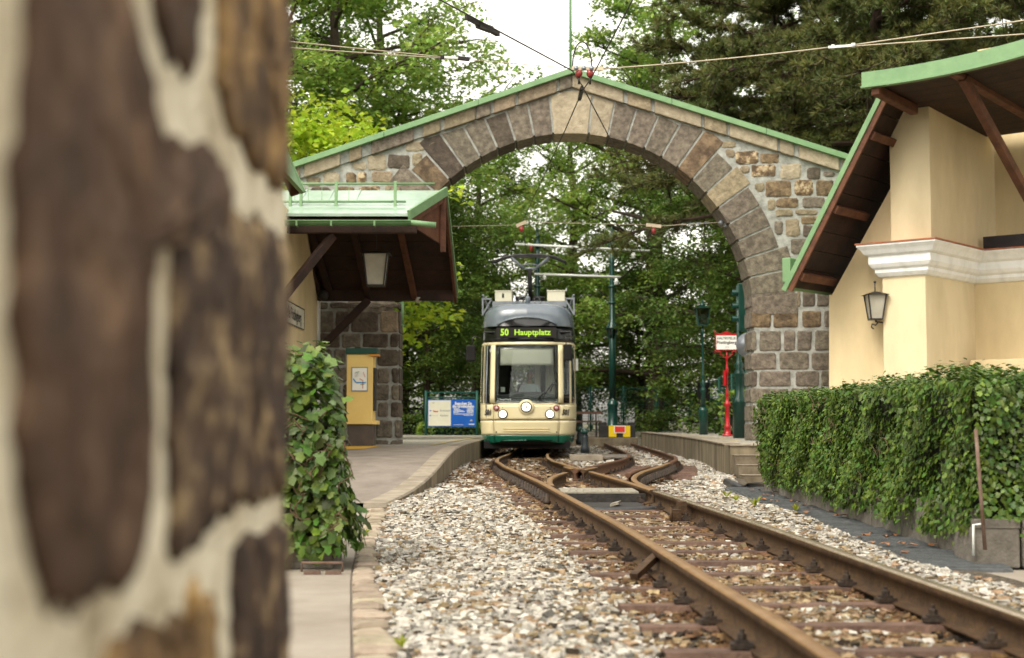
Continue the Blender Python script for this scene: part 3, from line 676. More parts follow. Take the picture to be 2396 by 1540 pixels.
# more rubble where the wall runs on out of the frame: below, above and beside the camera
zlo = wp(300, 1700)[1]; zhi = wp(300, -60)[1]
for (r0, r1) in [(0.0, .2), (.21, .40)] + [(1.42 + .24 * k, 1.42 + .24 * k + .225) for k in range(6)]:
    y = -2.15
    while y < 1.88:
        w = random.uniform(.2, .42); y1 = min(y + w, 1.94)
        stone('rubble_stone', [Vector(q) for q in rect(y, y1 - .03, r0, r1 - .02, .015)], wf, random.choice(['wall_stone', 'wall_stone_ochre']), fw, proud=.006, back=-.05, soft=.02); y = y1
for r0, r1 in [(.42 + .25 * k, .42 + .25 * k + .23) for k in range(4)]:
    y = -2.15
    while y < .66:
        w = random.uniform(.2, .42); y1 = min(y + w, .78)
        stone('rubble_stone', [Vector(q) for q in rect(y, y1 - .03, r0, r1 - .02, .015)], wf, random.choice(['wall_stone', 'wall_stone_ochre']), fw, proud=.006, back=-.05, soft=.02); y = y1

# ------------------------------------------------------------------ stone arch over the track
AY = 29.0
arch = thing('stone_arch', (px(1338, 1030, AY).x, AY, .3), 'wide stone gateway arch over the track with green metal ridge cap', 'arch')
af = lambda u, v, d: px(u, v, AY) + Vector((0, -d, 0))      # plane coordinates are measured on the photograph, at the wall's own distance
S = AY / FPX                                               # metres per measured unit on that plane
def sp(q): return q / S
cx, cy, ri, ro = 1336, 738, 425, 527
def arc(r, a0, a1, n): return [(cx + r * math.sin(R(a)), cy - r * math.cos(R(a))) for a in np.linspace(a0, a1, n)]
core = [(688, 1060), (688, 400), (1338, 186), (1994, 392), (1994, 1060), (1760, 1060)] + arc(ri + 5, 88, -88, 40) + [(932, 770), (932, 1060)]
b = MB(); b.prism([px(x, y, AY) for x, y in core], (0, .9, 0)); b.build('mortar_core', 'mortar', arch)
def astone(pts, m, name='rubble_stone', proud=.022, back=-.05, soft=.016, jit=.006):
    # metric outline on the wall plane
    q = [Vector(((x - 1338) * S, (y - 700) * S)) for x, y in pts]
    return stone(name, q, lambda u, v, d: px(u / S + 1338, v / S + 700, AY) + Vector((0, -d, 0)), m, arch, proud=proud, back=back, soft=soft, jit=jit)
def prism_block(name, pts, m, y0, y1, bev=.012):
    P = [px(x, y, AY) for x, y in pts]; 
    for p in P: p.y = y0
    return MB().prism(P, (0, y1 - y0, 0)).build(name, m, arch, bevel=bev)
capl = lambda x: 163 + (1338 - x) * .338 if x < 1338 else 163 + (x - 1338) * .3135
def clipr(a, r):                             # keep voussoirs under the coping
    x = cx + r * math.sin(R(a)); y = cy - r * math.cos(R(a)); lim = capl(x) + 44
    while y < lim and r > ri + 60: r -= 2; x = cx + r * math.sin(R(a)); y = cy - r * math.cos(R(a))
    return (x, y)
def voussoir(a0, a1, r1, m, name='voussoir', patchy=False):
    n = 4; g = .36
    inn = arc(ri, a0 + g, a1 - g, n); out = [clipr(a, r1) for a in np.linspace(a1 - g * .8, a0 + g * .8, n)]
    P = [px(x, y, AY) for x, y in inn + out]
    for p in P: p.y = AY - .024
    b = MB(); b.prism(P, (0, .92, 0)); return b.build(name, m, arch, bevel=.014)
voussoir(-5.6, 5.6, 560, 'stone_pale', 'keystone')
ang = 5.6
mats_r = ['stone_pale', 'stone_grey', 'stone_grey', 'stone_grey', 'stone_grey', 'stone_brown', 'stone_grey', 'stone_tan', 'stone_grey', 'stone_grey', 'stone_grey', 'stone_grey', 'stone_grey', 'stone_grey']
mats_l = ['stone_grey', 'stone_grey', 'stone_dark', 'stone_grey', 'stone_grey', 'stone_dark', 'stone_brown', 'stone_grey', 'stone_grey', 'stone_dark', 'stone_grey', 'stone_grey', 'stone_grey', 'stone_grey']
for i in range(14):
    a0 = ang + i * 6.03; a1 = a0 + 6.03; rr = ro + random.choice([-16, -6, 4, 12])
    voussoir(a0, a1, rr, mats_r[i]); voussoir(-a1, -a0, rr + random.uniform(-10, 10), mats_l[i])
# spandrel rubble, right
for (x0, x1, y0, y1, m) in [(1722, 1773, 356, 382, 'stone_patchy'), (1781, 1822, 362, 381, 'stone_ochre'), (1690, 1718, 333, 345, 'stone_tan'), (1761, 1813, 388, 411, 'stone_patchy'), (1828, 1872, 386, 417, 'stone_pale'),
        (1889, 1917, 394, 417, 'stone_dark'), (1928, 1952, 403, 412, 'stone_grey'), (1793, 1849, 424, 459, 'stone_ochre'), (1861, 1900, 424, 457, 'stone_patchy'), (1911, 1949, 424, 455, 'stone_ochre'),
        (1818, 1866, 466, 484, 'stone_ochre'), (1880, 1928, 464, 485, 'stone_grey'), (1817, 1853, 491, 506, 'stone_tan'), (1863, 1911, 493, 502, 'stone_tan'), (1839, 1869, 515, 552, 'stone_tan'), (1877, 1923, 509, 522, 'stone_ochre'),
        (1880, 1913, 529, 553, 'stone_dark'), (1851, 1888, 561, 595, 'stone_grey'), (1938, 1975, 464, 484, 'stone_tan'), (1925, 1970, 492, 520, 'stone_grey'), (1924, 1970, 528, 556, 'stone_ochre'), (1897, 1940, 562, 594, 'stone_dark'), (1872, 1930, 602, 640, 'stone_grey'),
        (1700, 1718, 352, 366, 'stone_tan'), (1733, 1752, 390, 404, 'stone_tan'), (1768, 1786, 430, 447, 'stone_tan'), (1798, 1813, 468, 490, 'stone_tan'), (1815, 1830, 520, 548, 'stone_grey')]:
    astone(rect(x0 - 1.6, x1 + 1.6, y0 - 1.6, y1 + 1.6, 1.6), m, soft=.028, jit=.012)
for (x0, x1, y0, y1, m) in [(719, 748, 417, 435, 'stone_tan'), (757, 793, 406, 431, 'stone_pale'), (810, 831, 405, 429, 'stone_ochre'), (837, 857, 405, 427, 'stone_patchy'), (872, 917, 402, 425, 'stone_tan'), (826, 857, 382, 396, 'stone_pale'), (863, 903, 364, 396, 'stone_pale'),
        (910, 956, 364, 392, 'stone_dark'), (952, 992, 333, 352, 'stone_pale'), (729, 772, 440, 460, 'stone_dark'), (788, 828, 440, 460, 'stone_ochre'), (842, 886, 438, 460, 'stone_patchy'), (902, 936, 436, 458, 'stone_tan'), (998, 1018, 330, 344, 'stone_tan'), (968, 985, 360, 385, 'stone_tan')]:
    astone(rect(x0 - 1.6, x1 + 1.6, y0 - 1.6, y1 + 1.6, 1.6), m, soft=.028, jit=.012)
# right pier courses
pier_r = [
    (679, 717, [(1759, 1857, 'stone_grey'), (1866, 1872, 'stone_tan'), (1878, 1905, 'stone_dark'), (1912, 1938, 'stone_grey'), (1944, 1990, 'stone_grey')]),
    (729, 765, [(1760, 1802, 'stone_ochre'), (1811, 1866, 'stone_ochre'), (1877, 1920, 'stone_ochre'), (1930, 1990, 'stone_grey')]),
    (775, 819, [(1759, 1769, 'stone_grey'), (1778, 1825, 'stone_grey'), (1835, 1858, 'stone_grey'), (1866, 1898, 'stone_grey'), (1907, 1990, 'stone_grey')]),
    (826, 864, [(1759, 1814, 'stone_grey'), (1825, 1890, 'stone_grey'), (1900, 1990, 'stone_grey')]),
    (870, 903, [(1759, 1769, 'stone_dark'), (1778, 1848, 'stone_grey'), (1863, 1914, 'stone_grey'), (1923, 1990, 'stone_grey')]),
    (910, 941, [(1759, 1843, 'stone_grey'), (1852, 1910, 'stone_grey'), (1918, 1990, 'stone_grey')]),
    (948, 986, [(1759, 1766, 'stone_grey'), (1774, 1842, 'stone_grey'), (1851, 1920, 'stone_grey')]),
    (991, 1030, [(1759, 1790, 'stone_grey'), (1799, 1870, 'stone_grey'), (1880, 1980, 'stone_grey')])]
for y0, y1, row in pier_r:
    for x0, x1, m in row: astone(rect(x0 - .6, x1 + 1.4, y0 - 1, y1 + 1, 1.3), m, name='pier_stone', soft=.022, jit=.008)
    prism_block('quoin', rect(1758.5, 1764, y0 + 1, y1 - 1), 'stone_grey', AY + .05, AY + .40); prism_block('quoin', rect(1758, 1764, y0 + 1, y1 - 1), 'stone_grey', AY + .46, AY + .86)
pier_l = [(707, 723, [690, 770, 860, 932]), (727, 778, [690, 740, 783, 820, 888, 932]), (780, 814, [690, 745, 798, 846, 911, 933]), (817, 856, [690, 738, 779, 812, 880, 933]), (860, 897, [690, 760, 815, 880, 914, 934]),
          (900, 937, [690, 742, 800, 850, 913, 934]), (941, 977, [690, 755, 820, 882, 912, 935]), (983, 1026, [690, 748, 810, 878, 921, 936]), (1029, 1046, [690, 770, 840, 911, 937])]
for y0, y1, xs in pier_l:
    for k in range(len(xs) - 1): astone(rect(xs[k] + 3, xs[k + 1] - 3 + (2.6 if k == len(xs) - 2 else 0), y0 + 1, y1 - 1, 1.3), random.choice(['stone_dark', 'stone_grey', 'stone_dark', 'stone_grey', 'stone_tan'] if y0 < 800 and k > 2 else ['stone_dark', 'stone_grey']), name='pier_stone', soft=.024, jit=.008, proud=.035)
    prism_block('quoin', rect(928, 935, y0 + 1, y1 - 1), 'stone_dark', AY + .05, AY + .86)
# coping course and green sheet-metal cap
def coping(xa, xb, m):
    t0 = capl(xa) + 10; t1 = capl(xb) + 10; h = 33
    P = [px(xa, t0, AY), px(xb, t1, AY), px(xb, t1 + h, AY), px(xa, t0 + h, AY)]
    for p in P: p.y = AY - .10
    MB().prism(P, (0, 1.08, 0)).build('coping_stone', m, arch, bevel=.02)
for xa, xb in [(690, 703), (713, 797), (818, 847), (870, 968), (990, 1031), (1040, 1112), (1115, 1148), (1156, 1205), (1213, 1302), (1309, 1337)]: coping(xa, xb, random.choice(['stone_tan', 'stone_tan', 'stone_grey', 'stone_pale']))
for xa, xb in [(1339, 1458), (1468, 1523), (1531, 1640), (1647, 1699), (1706, 1818), (1823, 1856), (1868, 1961), (1970, 1993)]: coping(xa, xb, random.choice(['stone_tan', 'stone_pale', 'stone_tan', 'stone_pale']))
P = [(690, capl(690) + 11), (1338, capl(1338) + 11), (1992, capl(1992) + 11), (1992, capl(1992) + 40), (1338, capl(1338) + 40), (690, capl(690) + 40)]
b = MB(); Q = [px(x, y, AY) for x, y in P]
for q in Q: q.y = AY - .05
b.prism(Q, (0, .98, 0)); b.build('coping_bed', 'mortar', arch)
for xs in ([688, 900, 1120, 1338], [1338, 1570, 1790, 1994]):
    for k in range(3):
        xa, xb = xs[k] + (.4 if k else 0), xs[k + 1] - .3
        Q = [px(x, y, AY) for x, y in [(xa, capl(xa)), (xb, capl(xb)), (xb, capl(xb) + 13.5), (xa, capl(xa) + 13.5)]]
        for q in Q: q.y = AY - .19
        MB().prism(Q, (0, 1.27, 0)).build('metal_cap', 'green_metal', arch, bevel=.008)
p = px(1335, 163, AY + .4); b = MB(); b.tube([p, p + Vector((0, 0, 3.2))], .028, 8); b.build('ridge_pole', 'green_metal', arch)
# anchor of the cross wire on the arch's inner face
b = MB(); q = px(1692, 520, AY + .3); b.lathe(q, [(.05, 0), (.05, .06), (.02, .1)], 10, axis=(-1, 0, -.2)); b.obox(q + Vector((.05, 0, .02)), (.03, 0, 0), (0, .07, 0), (0, 0, .12)); b.build('wire_anchor', 'grey_metal', arch)

# ------------------------------------------------------------------ right building
A = Vector((.77, -.64, 0)).normalized(); Bk = Vector((.64, .77, 0)).normalized(); UP = Vector((0, 0, 1))
W0 = px(1940, 800, 28.3)
def gp(x, y, off=0.0): return pl(x, y, W0 - Bk * off, Bk)     # off = metres in front of the gable wall
bld = thing('yellow_building', (gp(2100, 900).x, gp(2100, 900).y, 0), 'cream yellow station building with white cornice and green edged eaves', 'building')
def wallpoly(name, pts, m, thick=.3, off=0.0):
    P = [gp(x, y, off) for x, y in pts]
    return MB().prism(P, Bk * thick).build(name, m, bld)
wallpoly('gable_wall', [(1940, 1100), (1940, 690), (1947, 690), (2084, 440), (2150, 320), (2150, 1100)], 'plaster')
PO = .34                                     # projection of the corner block
# upper corner block
q0 = gp(2082, 400, PO); q1 = gp(2176, 400, PO); zb = gp(2176, 566, PO).z; ztp = gp(2130, 232, PO).z
def uplen(q, x): 
    k = 0.0
    while k < 12:
        w = q + Bk * k; xx = 1198 + FPX * w.x / (w.y * _c + (w.z - CZ) * _s)
        if xx >= x: break
        k += .02
    return k
LU = uplen(q1, 2328)
def block(name, qa, qb, z0, z1, L, m, bev=.012):
    P = [Vector((qa.x, qa.y, z0)), Vector((qb.x, qb.y, z0)), Vector((qb.x, qb.y, z0)) + Bk * L, Vector((qa.x, qa.y, z0)) + Bk * L]
    return MB().prism(P, (0, 0, z1 - z0)).build(name, m, bld, bevel=bev)
block('upper_block', q0, q1, zb - .05, ztp + .5, max(LU + .3, 1.2), 'plaster_pale')
# lower corner block
r0 = gp(2066, 760, PO); r1 = gp(2167, 760, PO); LL = uplen(r1, 2282)
block('lower_block', r0, r1, -.1, zb - .35, max(LL + .3, .9), 'plaster_pale')
# recessed walls to the right of the blocks
def rwall(name, q, L, z0, z1, m, thick=.3, length=9.0):
    s0 = Vector((q.x, q.y, z0)) + Bk * L - A * .3
    return MB().prism([s0, s0 + A * length, s0 + A * length + Bk * thick, s0 + Bk * thick], (0, 0, z1 - z0)).build(name, m, bld)
rwall('loggia_wall', q1, LU, zb - .1, ztp + 1.6, 'plaster')
rwall('lower_wall', r1, LL, -.1, zb - .3, 'plaster')
# arched block added so its shaded side suggests a niche
nb = Vector((r1.x, r1.y, 0)) + Bk * (LL - .004)
na = pl(2262, 900, nb, Bk); b = MB(); ring = []
wn_ = .34; zs = pl(2262, 890, nb, Bk).z
outl = [na - A * (wn_) , ] 
pts = [(-wn_, -1.0), (-wn_, 0)] + [(-wn_ * math.cos(t), wn_ * 1.05 * math.sin(t)) for t in np.linspace(.15, math.pi - .15, 12)] + [(wn_, 0), (wn_, -1.0)]
b.prism([Vector((na.x, na.y, zs + v)) + A * u - Bk * .28 for u, v in pts], Bk * .30); b.build('niche_shade_block', 'plaster', bld, bevel=.02)
zpl = pl(2330, 843, nb - Bk * .3, Bk).z
sl = Vector((na.x, na.y, 0)) + A * 1.6 - Bk * .35
b = MB(); b.obox(Vector((sl.x, sl.y, .25)), A * 1.25, Bk * .35, (0, 0, zpl - .25)); b.build('low_plinth', 'plaster', bld, bevel=.03)
# cornice: profile swept round the block and along the recess
prof = [(0, -.62), (.05, -.60), (.10, -.53), (.10, -.47), (.15, -.43), (.19, -.36), (.19, -.22), (.25, -.18), (.30, -.10), (.36, -.03), (.36, 0.0), (0, .03)]
def cornice(name, m, prof, zt):
    base = [Vector((r0.x, r0.y, 0)) + Bk * (PO + .02), Vector((r0.x, r0.y, 0)), Vector((r1.x, r1.y, 0)), Vector((r1.x, r1.y, 0)) + Bk * LL, Vector((r1.x, r1.y, 0)) + Bk * LL + A * 7]
    dirs = [(base[i + 1] - base[i]).normalized() for i in range(4)]
    outn = [Vector((d.y, -d.x, 0)) for d in dirs]     # to the right of travel = outwards
    rows = []
    for i in range(5):
        if i == 0: o = outn[0]
        elif i == 4: o = outn[3]
        else:
            o = outn[i - 1] + outn[i]; o = o / max(.3, (1 + outn[i - 1].dot(outn[i])))
        rows.append([base[i] + o * a + UP * (zt + h) for a, h in prof])
    b = MB(); b.grid(rows, smooth=False); n = len(prof); b.f.append(list(range(n))); b.mi.append(0); b.sm.append(False); b.f.append([4 * n + i for i in range(n)]); b.mi.append(0); b.sm.append(False)
    return b.build(name, m, bld)
cornice('cornice', 'white_stucco', prof, zb)
cornice('cornice_cap', 'terracotta', [(0, .0), (.38, .003), (.38, .028), (0, .055)], zb + .004)
# dark parapet board in the loggia
pb = Vector((q1.x, q1.y, 0)) + Bk * (LU * .72) + A * .1
b = MB(); b.obox(pb + A * 3.2 + UP * (zb + .16), A * 3.2, Bk * .05, UP * .15); b.build('parapet_board', 'tar_board', bld)
# lower roof: slopes down to the track, verge overhangs towards the viewer
OV = 1.28
e0 = gp(1853, 672, OV); e1 = gp(2072, 232, OV)
sd = (e1 - e0).normalized(); nn = Bk.cross(sd).normalized(); nn = nn if nn.z > 0 else -nn
e0 = e0 - sd * .02; L_slope = (e1 - e0).length + .55
def slab(name, off0, off1, t0, t1, m, ext=0.0, s0=-.0, s1=None):
    s1 = L_slope if s1 is None else s1
    P = [e0 + sd * s0 + Bk * off0 + nn * t0, e0 + sd * s1 + Bk * off0 + nn * t0, e0 + sd * s1 + Bk * off0 + nn * t1, e0 + sd * s0 + Bk * off0 + nn * t1]
    return MB().prism(P, Bk * (off1 - off0)).build(name, m, bld)
slab('roof_sheet', -.05, 5.2, .10, .135, 'green_metal', s0=-.08)
slab('verge_trim', -.075, -.02, .045, .142, 'green_metal', s0=-.1)
slab('verge_board', -.045, .0, -.06, .044, 'red_wood', s0=-.05)
nb_ = 11
for k in range(nb_):                          # soffit boards run along the slope's width
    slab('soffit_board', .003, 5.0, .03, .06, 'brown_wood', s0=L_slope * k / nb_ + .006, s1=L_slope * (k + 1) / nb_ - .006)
for t in (.04, .36, .70):
    s_ = L_slope * t
    P = e0 + sd * (s_ + .1) - nn * .05
    MB().bar(P + Bk * .02, P + Bk * (OV + .1), .16, .14, up=nn).build('purlin', 'red_wood', bld, bevel=.02)
gb = gp(1856, 632, OV - .05); b = MB(); b.obox(gb + Bk * .2 - A * .10 + UP * .0, A * .09, Bk * .3, UP * .24); b.build('gutter_box', 'green_metal', bld, bevel=.02)
# upper roof over the loggia
OU = 2.3
f0 = gp(2034, 200, OU); f1 = gp(2396, 112, OU); fd = (f1 - f0); fdn = fd.normalized()
sof = Bk * 5.0 + UP * -.25
def uslab(name, a, b_, t0, t1, o0, o1, m):
    P0 = f0 + fdn * a; P1 = f0 + fdn * b_; nn2 = UP
    sag = lambda t: UP * (-.35 * t * (fd.length * 1.5 - t) / (fd.length * .75) ** 2 * .35)
    rows = []
    n = 8
    bot0 = [f0 + fdn * (a + (b_ - a) * k / n) + sag(a + (b_ - a) * k / n) for k in range(n + 1)]
    dv = sof.normalized()
    V = [p + UP * t0 + dv * o0 for p in bot0] + [p + UP * t1 + dv * o0 for p in bot0] + [p + UP * t1 + dv * o1 for p in bot0] + [p + UP * t0 + dv * o1 for p in bot0]
    F = []; m_ = n + 1
    for k in range(n):
        for q in range(4): q2 = (q + 1) % 4; F.append((q * m_ + k, q * m_ + k + 1, q2 * m_ + k + 1, q2 * m_ + k))
    F += [(0, m_, 2 * m_, 3 * m_), (n, m_ + n, 2 * m_ + n, 3 * m_ + n)]
    return MB().add(V, F).build(name, m, bld)
UL = fd.length * 1.45
uslab('upper_fascia', -.12, UL, -.02, .235, -.06, -.005, 'green_metal')
uslab('upper_sheet', -.10, UL, .10, .14, 0, 5.0, 'green_metal')
uslab('upper_drip', -.13, UL, -.05, -.02, -.085, .03, 'green_metal')
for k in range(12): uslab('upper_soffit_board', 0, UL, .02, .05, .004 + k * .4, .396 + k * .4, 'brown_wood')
for t in (.1, fd.length * .56, fd.length * 1.1):
    P = f0 + fdn * t + UP * -.10; MB().bar(P + sof.normalized() * .02, P + sof.normalized() * (1.7 if t < .5 else 4.8), .16, .18).build('rafter', 'red_wood', bld, bevel=.02)
pa = f0 + fdn * (fd.length * .57) + sof.normalized() * .35 + UP * -.15; MB().bar(pa, pa + Bk * 2.6 + UP * -2.3 + A * .4, .15, .17).build('brace', 'red_wood', bld, bevel=.02)
# wall lantern
lq = gp(2048, 715, .42); ln = thing('wall_lantern', (lq.x, lq.y, lq.z - .5), 'black iron wall lantern beside the pilaster of the yellow building', 'lantern')
def lantern(t, c, wt, wb, h, glass='frost_glass', iron='black_iron'):
    c = Vector(c); b = MB(); gl = []
    for sx_, sy_ in ((-1, -1), (1, -1), (1, 1), (-1, 1)):
        MB().bar(c + Vector((sx_ * wb / 2, sy_ * wb / 2, 0)), c + Vector((sx_ * wt / 2, sy_ * wt / 2, h)), .025, .025).build('bar', iron, t)
    for i in range(4):
        k = [(-1, -1), (1, -1), (1, 1), (-1, 1)]; a0, a1 = k[i], k[(i + 1) % 4]
        P = [c + Vector((a0[0] * wb / 2 * .96, a0[1] * wb / 2 * .96, .01)), c + Vector((a1[0] * wb / 2 * .96, a1[1] * wb / 2 * .96, .01)), c + Vector((a1[0] * wt / 2 * .96, a1[1] * wt / 2 * .96, h)), c + Vector((a0[0] * wt / 2 * .96, a0[1] * wt / 2 * .96, h))]
        n_ = (P[1] - P[0]).cross(P[3] - P[0]).normalized(); MB().prism(P, n_ * -.006).build('pane', glass, t)
    b = MB(); b.box((c.x - wb / 2 - .01, c.y - wb / 2 - .01, c.z - .02), (c.x + wb / 2 + .01, c.y + wb / 2 + .01, c.z + .004)); b.build('base_plate', iron, t)
    b = MB(); w2 = wt / 2 + .06; V = [c + Vector((x * w2, y * w2, h)) for x, y in ((-1, -1), (1, -1), (1, 1), (-1, 1))] + [c + Vector((x * .03, y * .03, h + .07)) for x, y in ((-1, -1), (1, -1), (1, 1), (-1, 1))] 
    b.add(V, [(0, 1, 2, 3), (4, 5, 6, 7), (0, 1, 5, 4), (1, 2, 6, 5), (2, 3, 7, 6), (3, 0, 4, 7)]); b.build('roof', iron, t)
lb = lq + UP * -.26; lantern(ln, lb, .34, .22, .46)
b = MB(); b.tube([lb + UP * .5, lb + UP * .68], .012, 6); b.lathe(lb + UP * .68, [(.005, 0), (.028, .02), (.028, .04), (.005, .06)], 8); b.build('finial', 'black_iron', ln)
b = MB(); hook = [lb + Vector((.0, .0, -.02)), lb + Vector((.05, .03, -.07)), lb + Vector((0, 0, -.12)), lb + Vector((-.08, -.06, -.10)), lb + Vector((-.10, -.08, -.16)), lb + Vector((-.05, -.04, -.19))]
b.tube(hook, .014, 6); b.tube([lb + UP * -.05, lb + UP * -.05 + Bk * .5], .014, 6); b.build('bracket', 'black_iron', ln)

# ------------------------------------------------------------------ left building with canopy
lbX = px(741, 800, 28.5).x
lbd = thing('canopy_building', (lbX, 26, .4), 'yellow station house with brown timber canopy and sky-paled green metal roof', 'building')
MB().box((lbX - .35, 17.5, .1), (lbX, 28.75, 4.6)).build('wall', 'plaster', lbd)
MB().box((lbX + .0, 28.55, .3), (lbX + .03, 28.8, 4.4)).build('wall_edge', 'white_stucco', lbd)
yn, yr, yf = 24.6, 26.3, 28.7
nz0 = px(900, 508, yn).z; rz0 = px(1000, 452, yr).z; fz0 = px(900, 690, yf).z
xn = px(958, 508, yn).x; xr_ = px(1044, 452, yr).x; xf = px(1068, 690, yf).x; xl = lbX - 2.2
def rslab(name, pts, t, m): return MB().prism([Vector(p) for p in pts], (0, 0, t)).build(name, m, lbd)
rslab('roof_front', [(xl, yn - .1, nz0), (xn, yn - .1, nz0), (xr_, yr, rz0), (xl, yr, rz0)], .05, 'green_roof_sky_sheen')
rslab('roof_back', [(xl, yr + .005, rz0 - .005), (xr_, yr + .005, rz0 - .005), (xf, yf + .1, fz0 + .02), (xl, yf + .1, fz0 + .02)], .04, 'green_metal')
for k in range(7): # soffit boards of the far slope
    t0, t1 = k / 7 + .004, (k + 1) / 7 - .004
    q = lambda t, X0, X1: (X0 + (X1 - X0) * t)
    ya, yb_ = q(t0, yr, yf), q(t1, yr, yf); za, zb2 = q(t0, rz0, fz0) - .03, q(t1, rz0, fz0) - .03
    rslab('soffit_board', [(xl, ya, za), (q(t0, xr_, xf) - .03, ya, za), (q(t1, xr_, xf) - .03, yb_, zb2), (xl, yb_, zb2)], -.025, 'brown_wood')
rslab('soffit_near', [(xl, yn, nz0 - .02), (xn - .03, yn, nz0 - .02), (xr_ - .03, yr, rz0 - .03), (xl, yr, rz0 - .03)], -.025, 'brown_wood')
vt = lambda a, b_, w, h, nm, m: MB().bar(a, b_, w, h).build(nm, m, lbd)
vt((xn, yn - .12, nz0 + .02), (xr_ + .01, yr, rz0 + .04), .05, .16, 'verge', 'green_metal')
vt((xr_ + .01, yr, rz0 + .03), (xf + .015, yf + .1, fz0 + .03), .035, .10, 'verge', 'green_metal')
vt((xn - .02, yn - .05, nz0 - .10), (xr_ - .02, yr, rz0 - .09), .05, .10, 'verge_board', 'red_wood')
vt((xr_ - .025, yr + .03, rz0 - .10), (xf - .02, yf + .08, fz0 - .10), .05, .16, 'verge_board', 'red_wood')
MB().prism([(xn - .1, yn + .1, nz0 - .05), (xr_ - .06, yr, rz0 - .12), (xr_ - .06, yr, nz0 - .28)], (-.03, 0, 0)).build('gable_panel', 'red_wood', lbd)
vt((xr_ - .05, yr - .1, rz0 - .1), (xr_ - .05, yr - .1, nz0 - .42), .10, .10, 'king_post', 'red_wood')
# gutter and spout
gx = px(1020, 522, yn - .2).x; gz1 = px(900, 518, yn - .2).z
b = MB(); n = 10; rows = []
for X_ in (xl, px(962, 520, yn - .2).x): rows.append([Vector((X_, yn - .22 + .085 * math.cos(a), gz1 + .085 * math.sin(a))) for a in np.linspace(math.pi, 2 * math.pi, n)])
b.grid(rows); b.grid([[p + Vector((0, 0, .006)) * 0 + Vector((0, (.0), 0)) for p in r] for r in rows][::-1]); b.tube([rows[0][0], rows[1][0]], .012, 6); b.build('gutter', 'green_metal', lbd, fix=False)
b = MB(); b.tube([(px(955, 520, yn - .2).x, yn - .22, gz1 - .02), (gx, yn - .22, gz1 - .07)], .05, 10); b.build('spout', 'green_metal', lbd)
for X_ in (px(700, 520, yn).x, px(780, 520, yn).x, px(880, 520, yn).x): MB().box((X_ - .015, yn - .318, gz1 - .09), (X_ + .015, yn - .13, gz1 + .01)).build('gutter_bracket', 'green_metal', lbd)
# snow guard: two rails with brackets
def onr(t, X_): return Vector((X_, yn + (yr - yn) * t, nz0 + (rz0 - nz0) * t + .05))
xg = px(945, 470, yn).x
for t, hh in ((.28, .10), (.28, .42)): MB().tube([onr(t, xl) + UP * hh, onr(t, xg if hh < .3 else xr_ - .15) + UP * hh], .022, 6).build('snow_rail', 'green_metal', lbd)
for X_ in [px(x, 480, yn + .5).x for x in (680, 705, 787, 925)]: MB().bar(onr(.26, X_), onr(.26, X_) + Vector((0, .05, .48)), .05, .06).build('snow_bracket', 'green_metal', lbd)
for k in range(14): MB().bar(onr(.28, xl + k * .24 + .1) + UP * .1, onr(.28, xl + k * .24 + .1) + UP * .42, .008, .008).build('snow_wire', 'green_metal', lbd)
for k in range(7): 
    X_ = xl + .3 + k * .5
    if X_ < xn: MB().bar(onr(0, X_) + UP * .012, onr(1, X_) + UP * .012, .018, .03).build('standing_seam', 'green_roof_sky_sheen', lbd)
# purlins, rafters, braces
pz = px(850, 537, yn + .05).z
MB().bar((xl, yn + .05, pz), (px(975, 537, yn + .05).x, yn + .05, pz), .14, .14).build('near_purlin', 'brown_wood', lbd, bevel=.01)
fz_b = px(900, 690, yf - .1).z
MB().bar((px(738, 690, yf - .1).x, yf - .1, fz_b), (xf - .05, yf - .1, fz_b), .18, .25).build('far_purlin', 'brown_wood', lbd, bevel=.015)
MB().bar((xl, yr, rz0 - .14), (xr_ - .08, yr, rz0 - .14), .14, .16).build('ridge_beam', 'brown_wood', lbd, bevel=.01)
for (xt, xb2) in [(675, 752), (705, 775), (812, 862), (922, 970)]:
    a_ = px(xt, 545, yr + .1); c_ = px(xb2, 668, yf - .15)
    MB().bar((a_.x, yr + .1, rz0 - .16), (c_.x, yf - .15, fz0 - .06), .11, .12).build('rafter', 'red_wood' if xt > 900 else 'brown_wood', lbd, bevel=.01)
MB().bar((lbX + .02, 24.0, px(655, 700, 24).z), px(778, 552, yn + .1), .13, .14).build('brace', 'brown_wood', lbd, bevel=.01)
MB().bar(px(735, 830, 28.4), px(862, 702, 28.5), .15, .15).build('brace', 'brown_wood', lbd, bevel=.01)
b = MB(); q = px(756, 691, 28.3); b.lathe(q, [(.11, 0), (.10, .05), (.03, .06)], 14, axis=(.2, -1, 0)); b.build('round_speaker', 'dark_metal', lbd)
b = MB(); q = px(940, 735, AY + .5); b.tube([q + UP * .25, q - UP * .22], .045, 8); b.lathe(q - UP * .26, [(.05, 0), (.06, .04)], 8); b.build('downpipe', 'green_metal', lbd)
# main roof edge behind, at the upper left
va, vb = px(655, 318, 22.5), px(714, 447, 22.5)
v2 = va + (va - vb) * 1.6; dn_ = Vector((-.09, 0, -.03)); Yn = Vector((0, -4.8, 0))
MB().prism([v2, vb, vb + dn_, v2 + dn_], (0, .12, 0)).build('main_roof_verge', 'green_metal', lbd)
MB().prism([v2 + dn_ * 1.1, vb + dn_ * 1.1, vb + dn_ * 2.6, v2 + dn_ * 2.6], (0, .10, 0)).build('main_roof_board', 'red_wood', lbd)
MB().prism([v2 + dn_ * .2 - UP * .02, vb + dn_ * .2 - UP * .02, vb + dn_ * 1.0, v2 + dn_ * 1.0], Yn).build('main_roof', 'green_metal', lbd)
mx_ = v2.x - .1; mir = lambda p: Vector((2 * mx_ - p.x, p.y, p.z))
MB().prism([mir(v2), mir(vb), mir(vb + dn_), mir(v2 + dn_)], (0, -4.7, 0)).build('main_roof', 'green_metal', lbd)
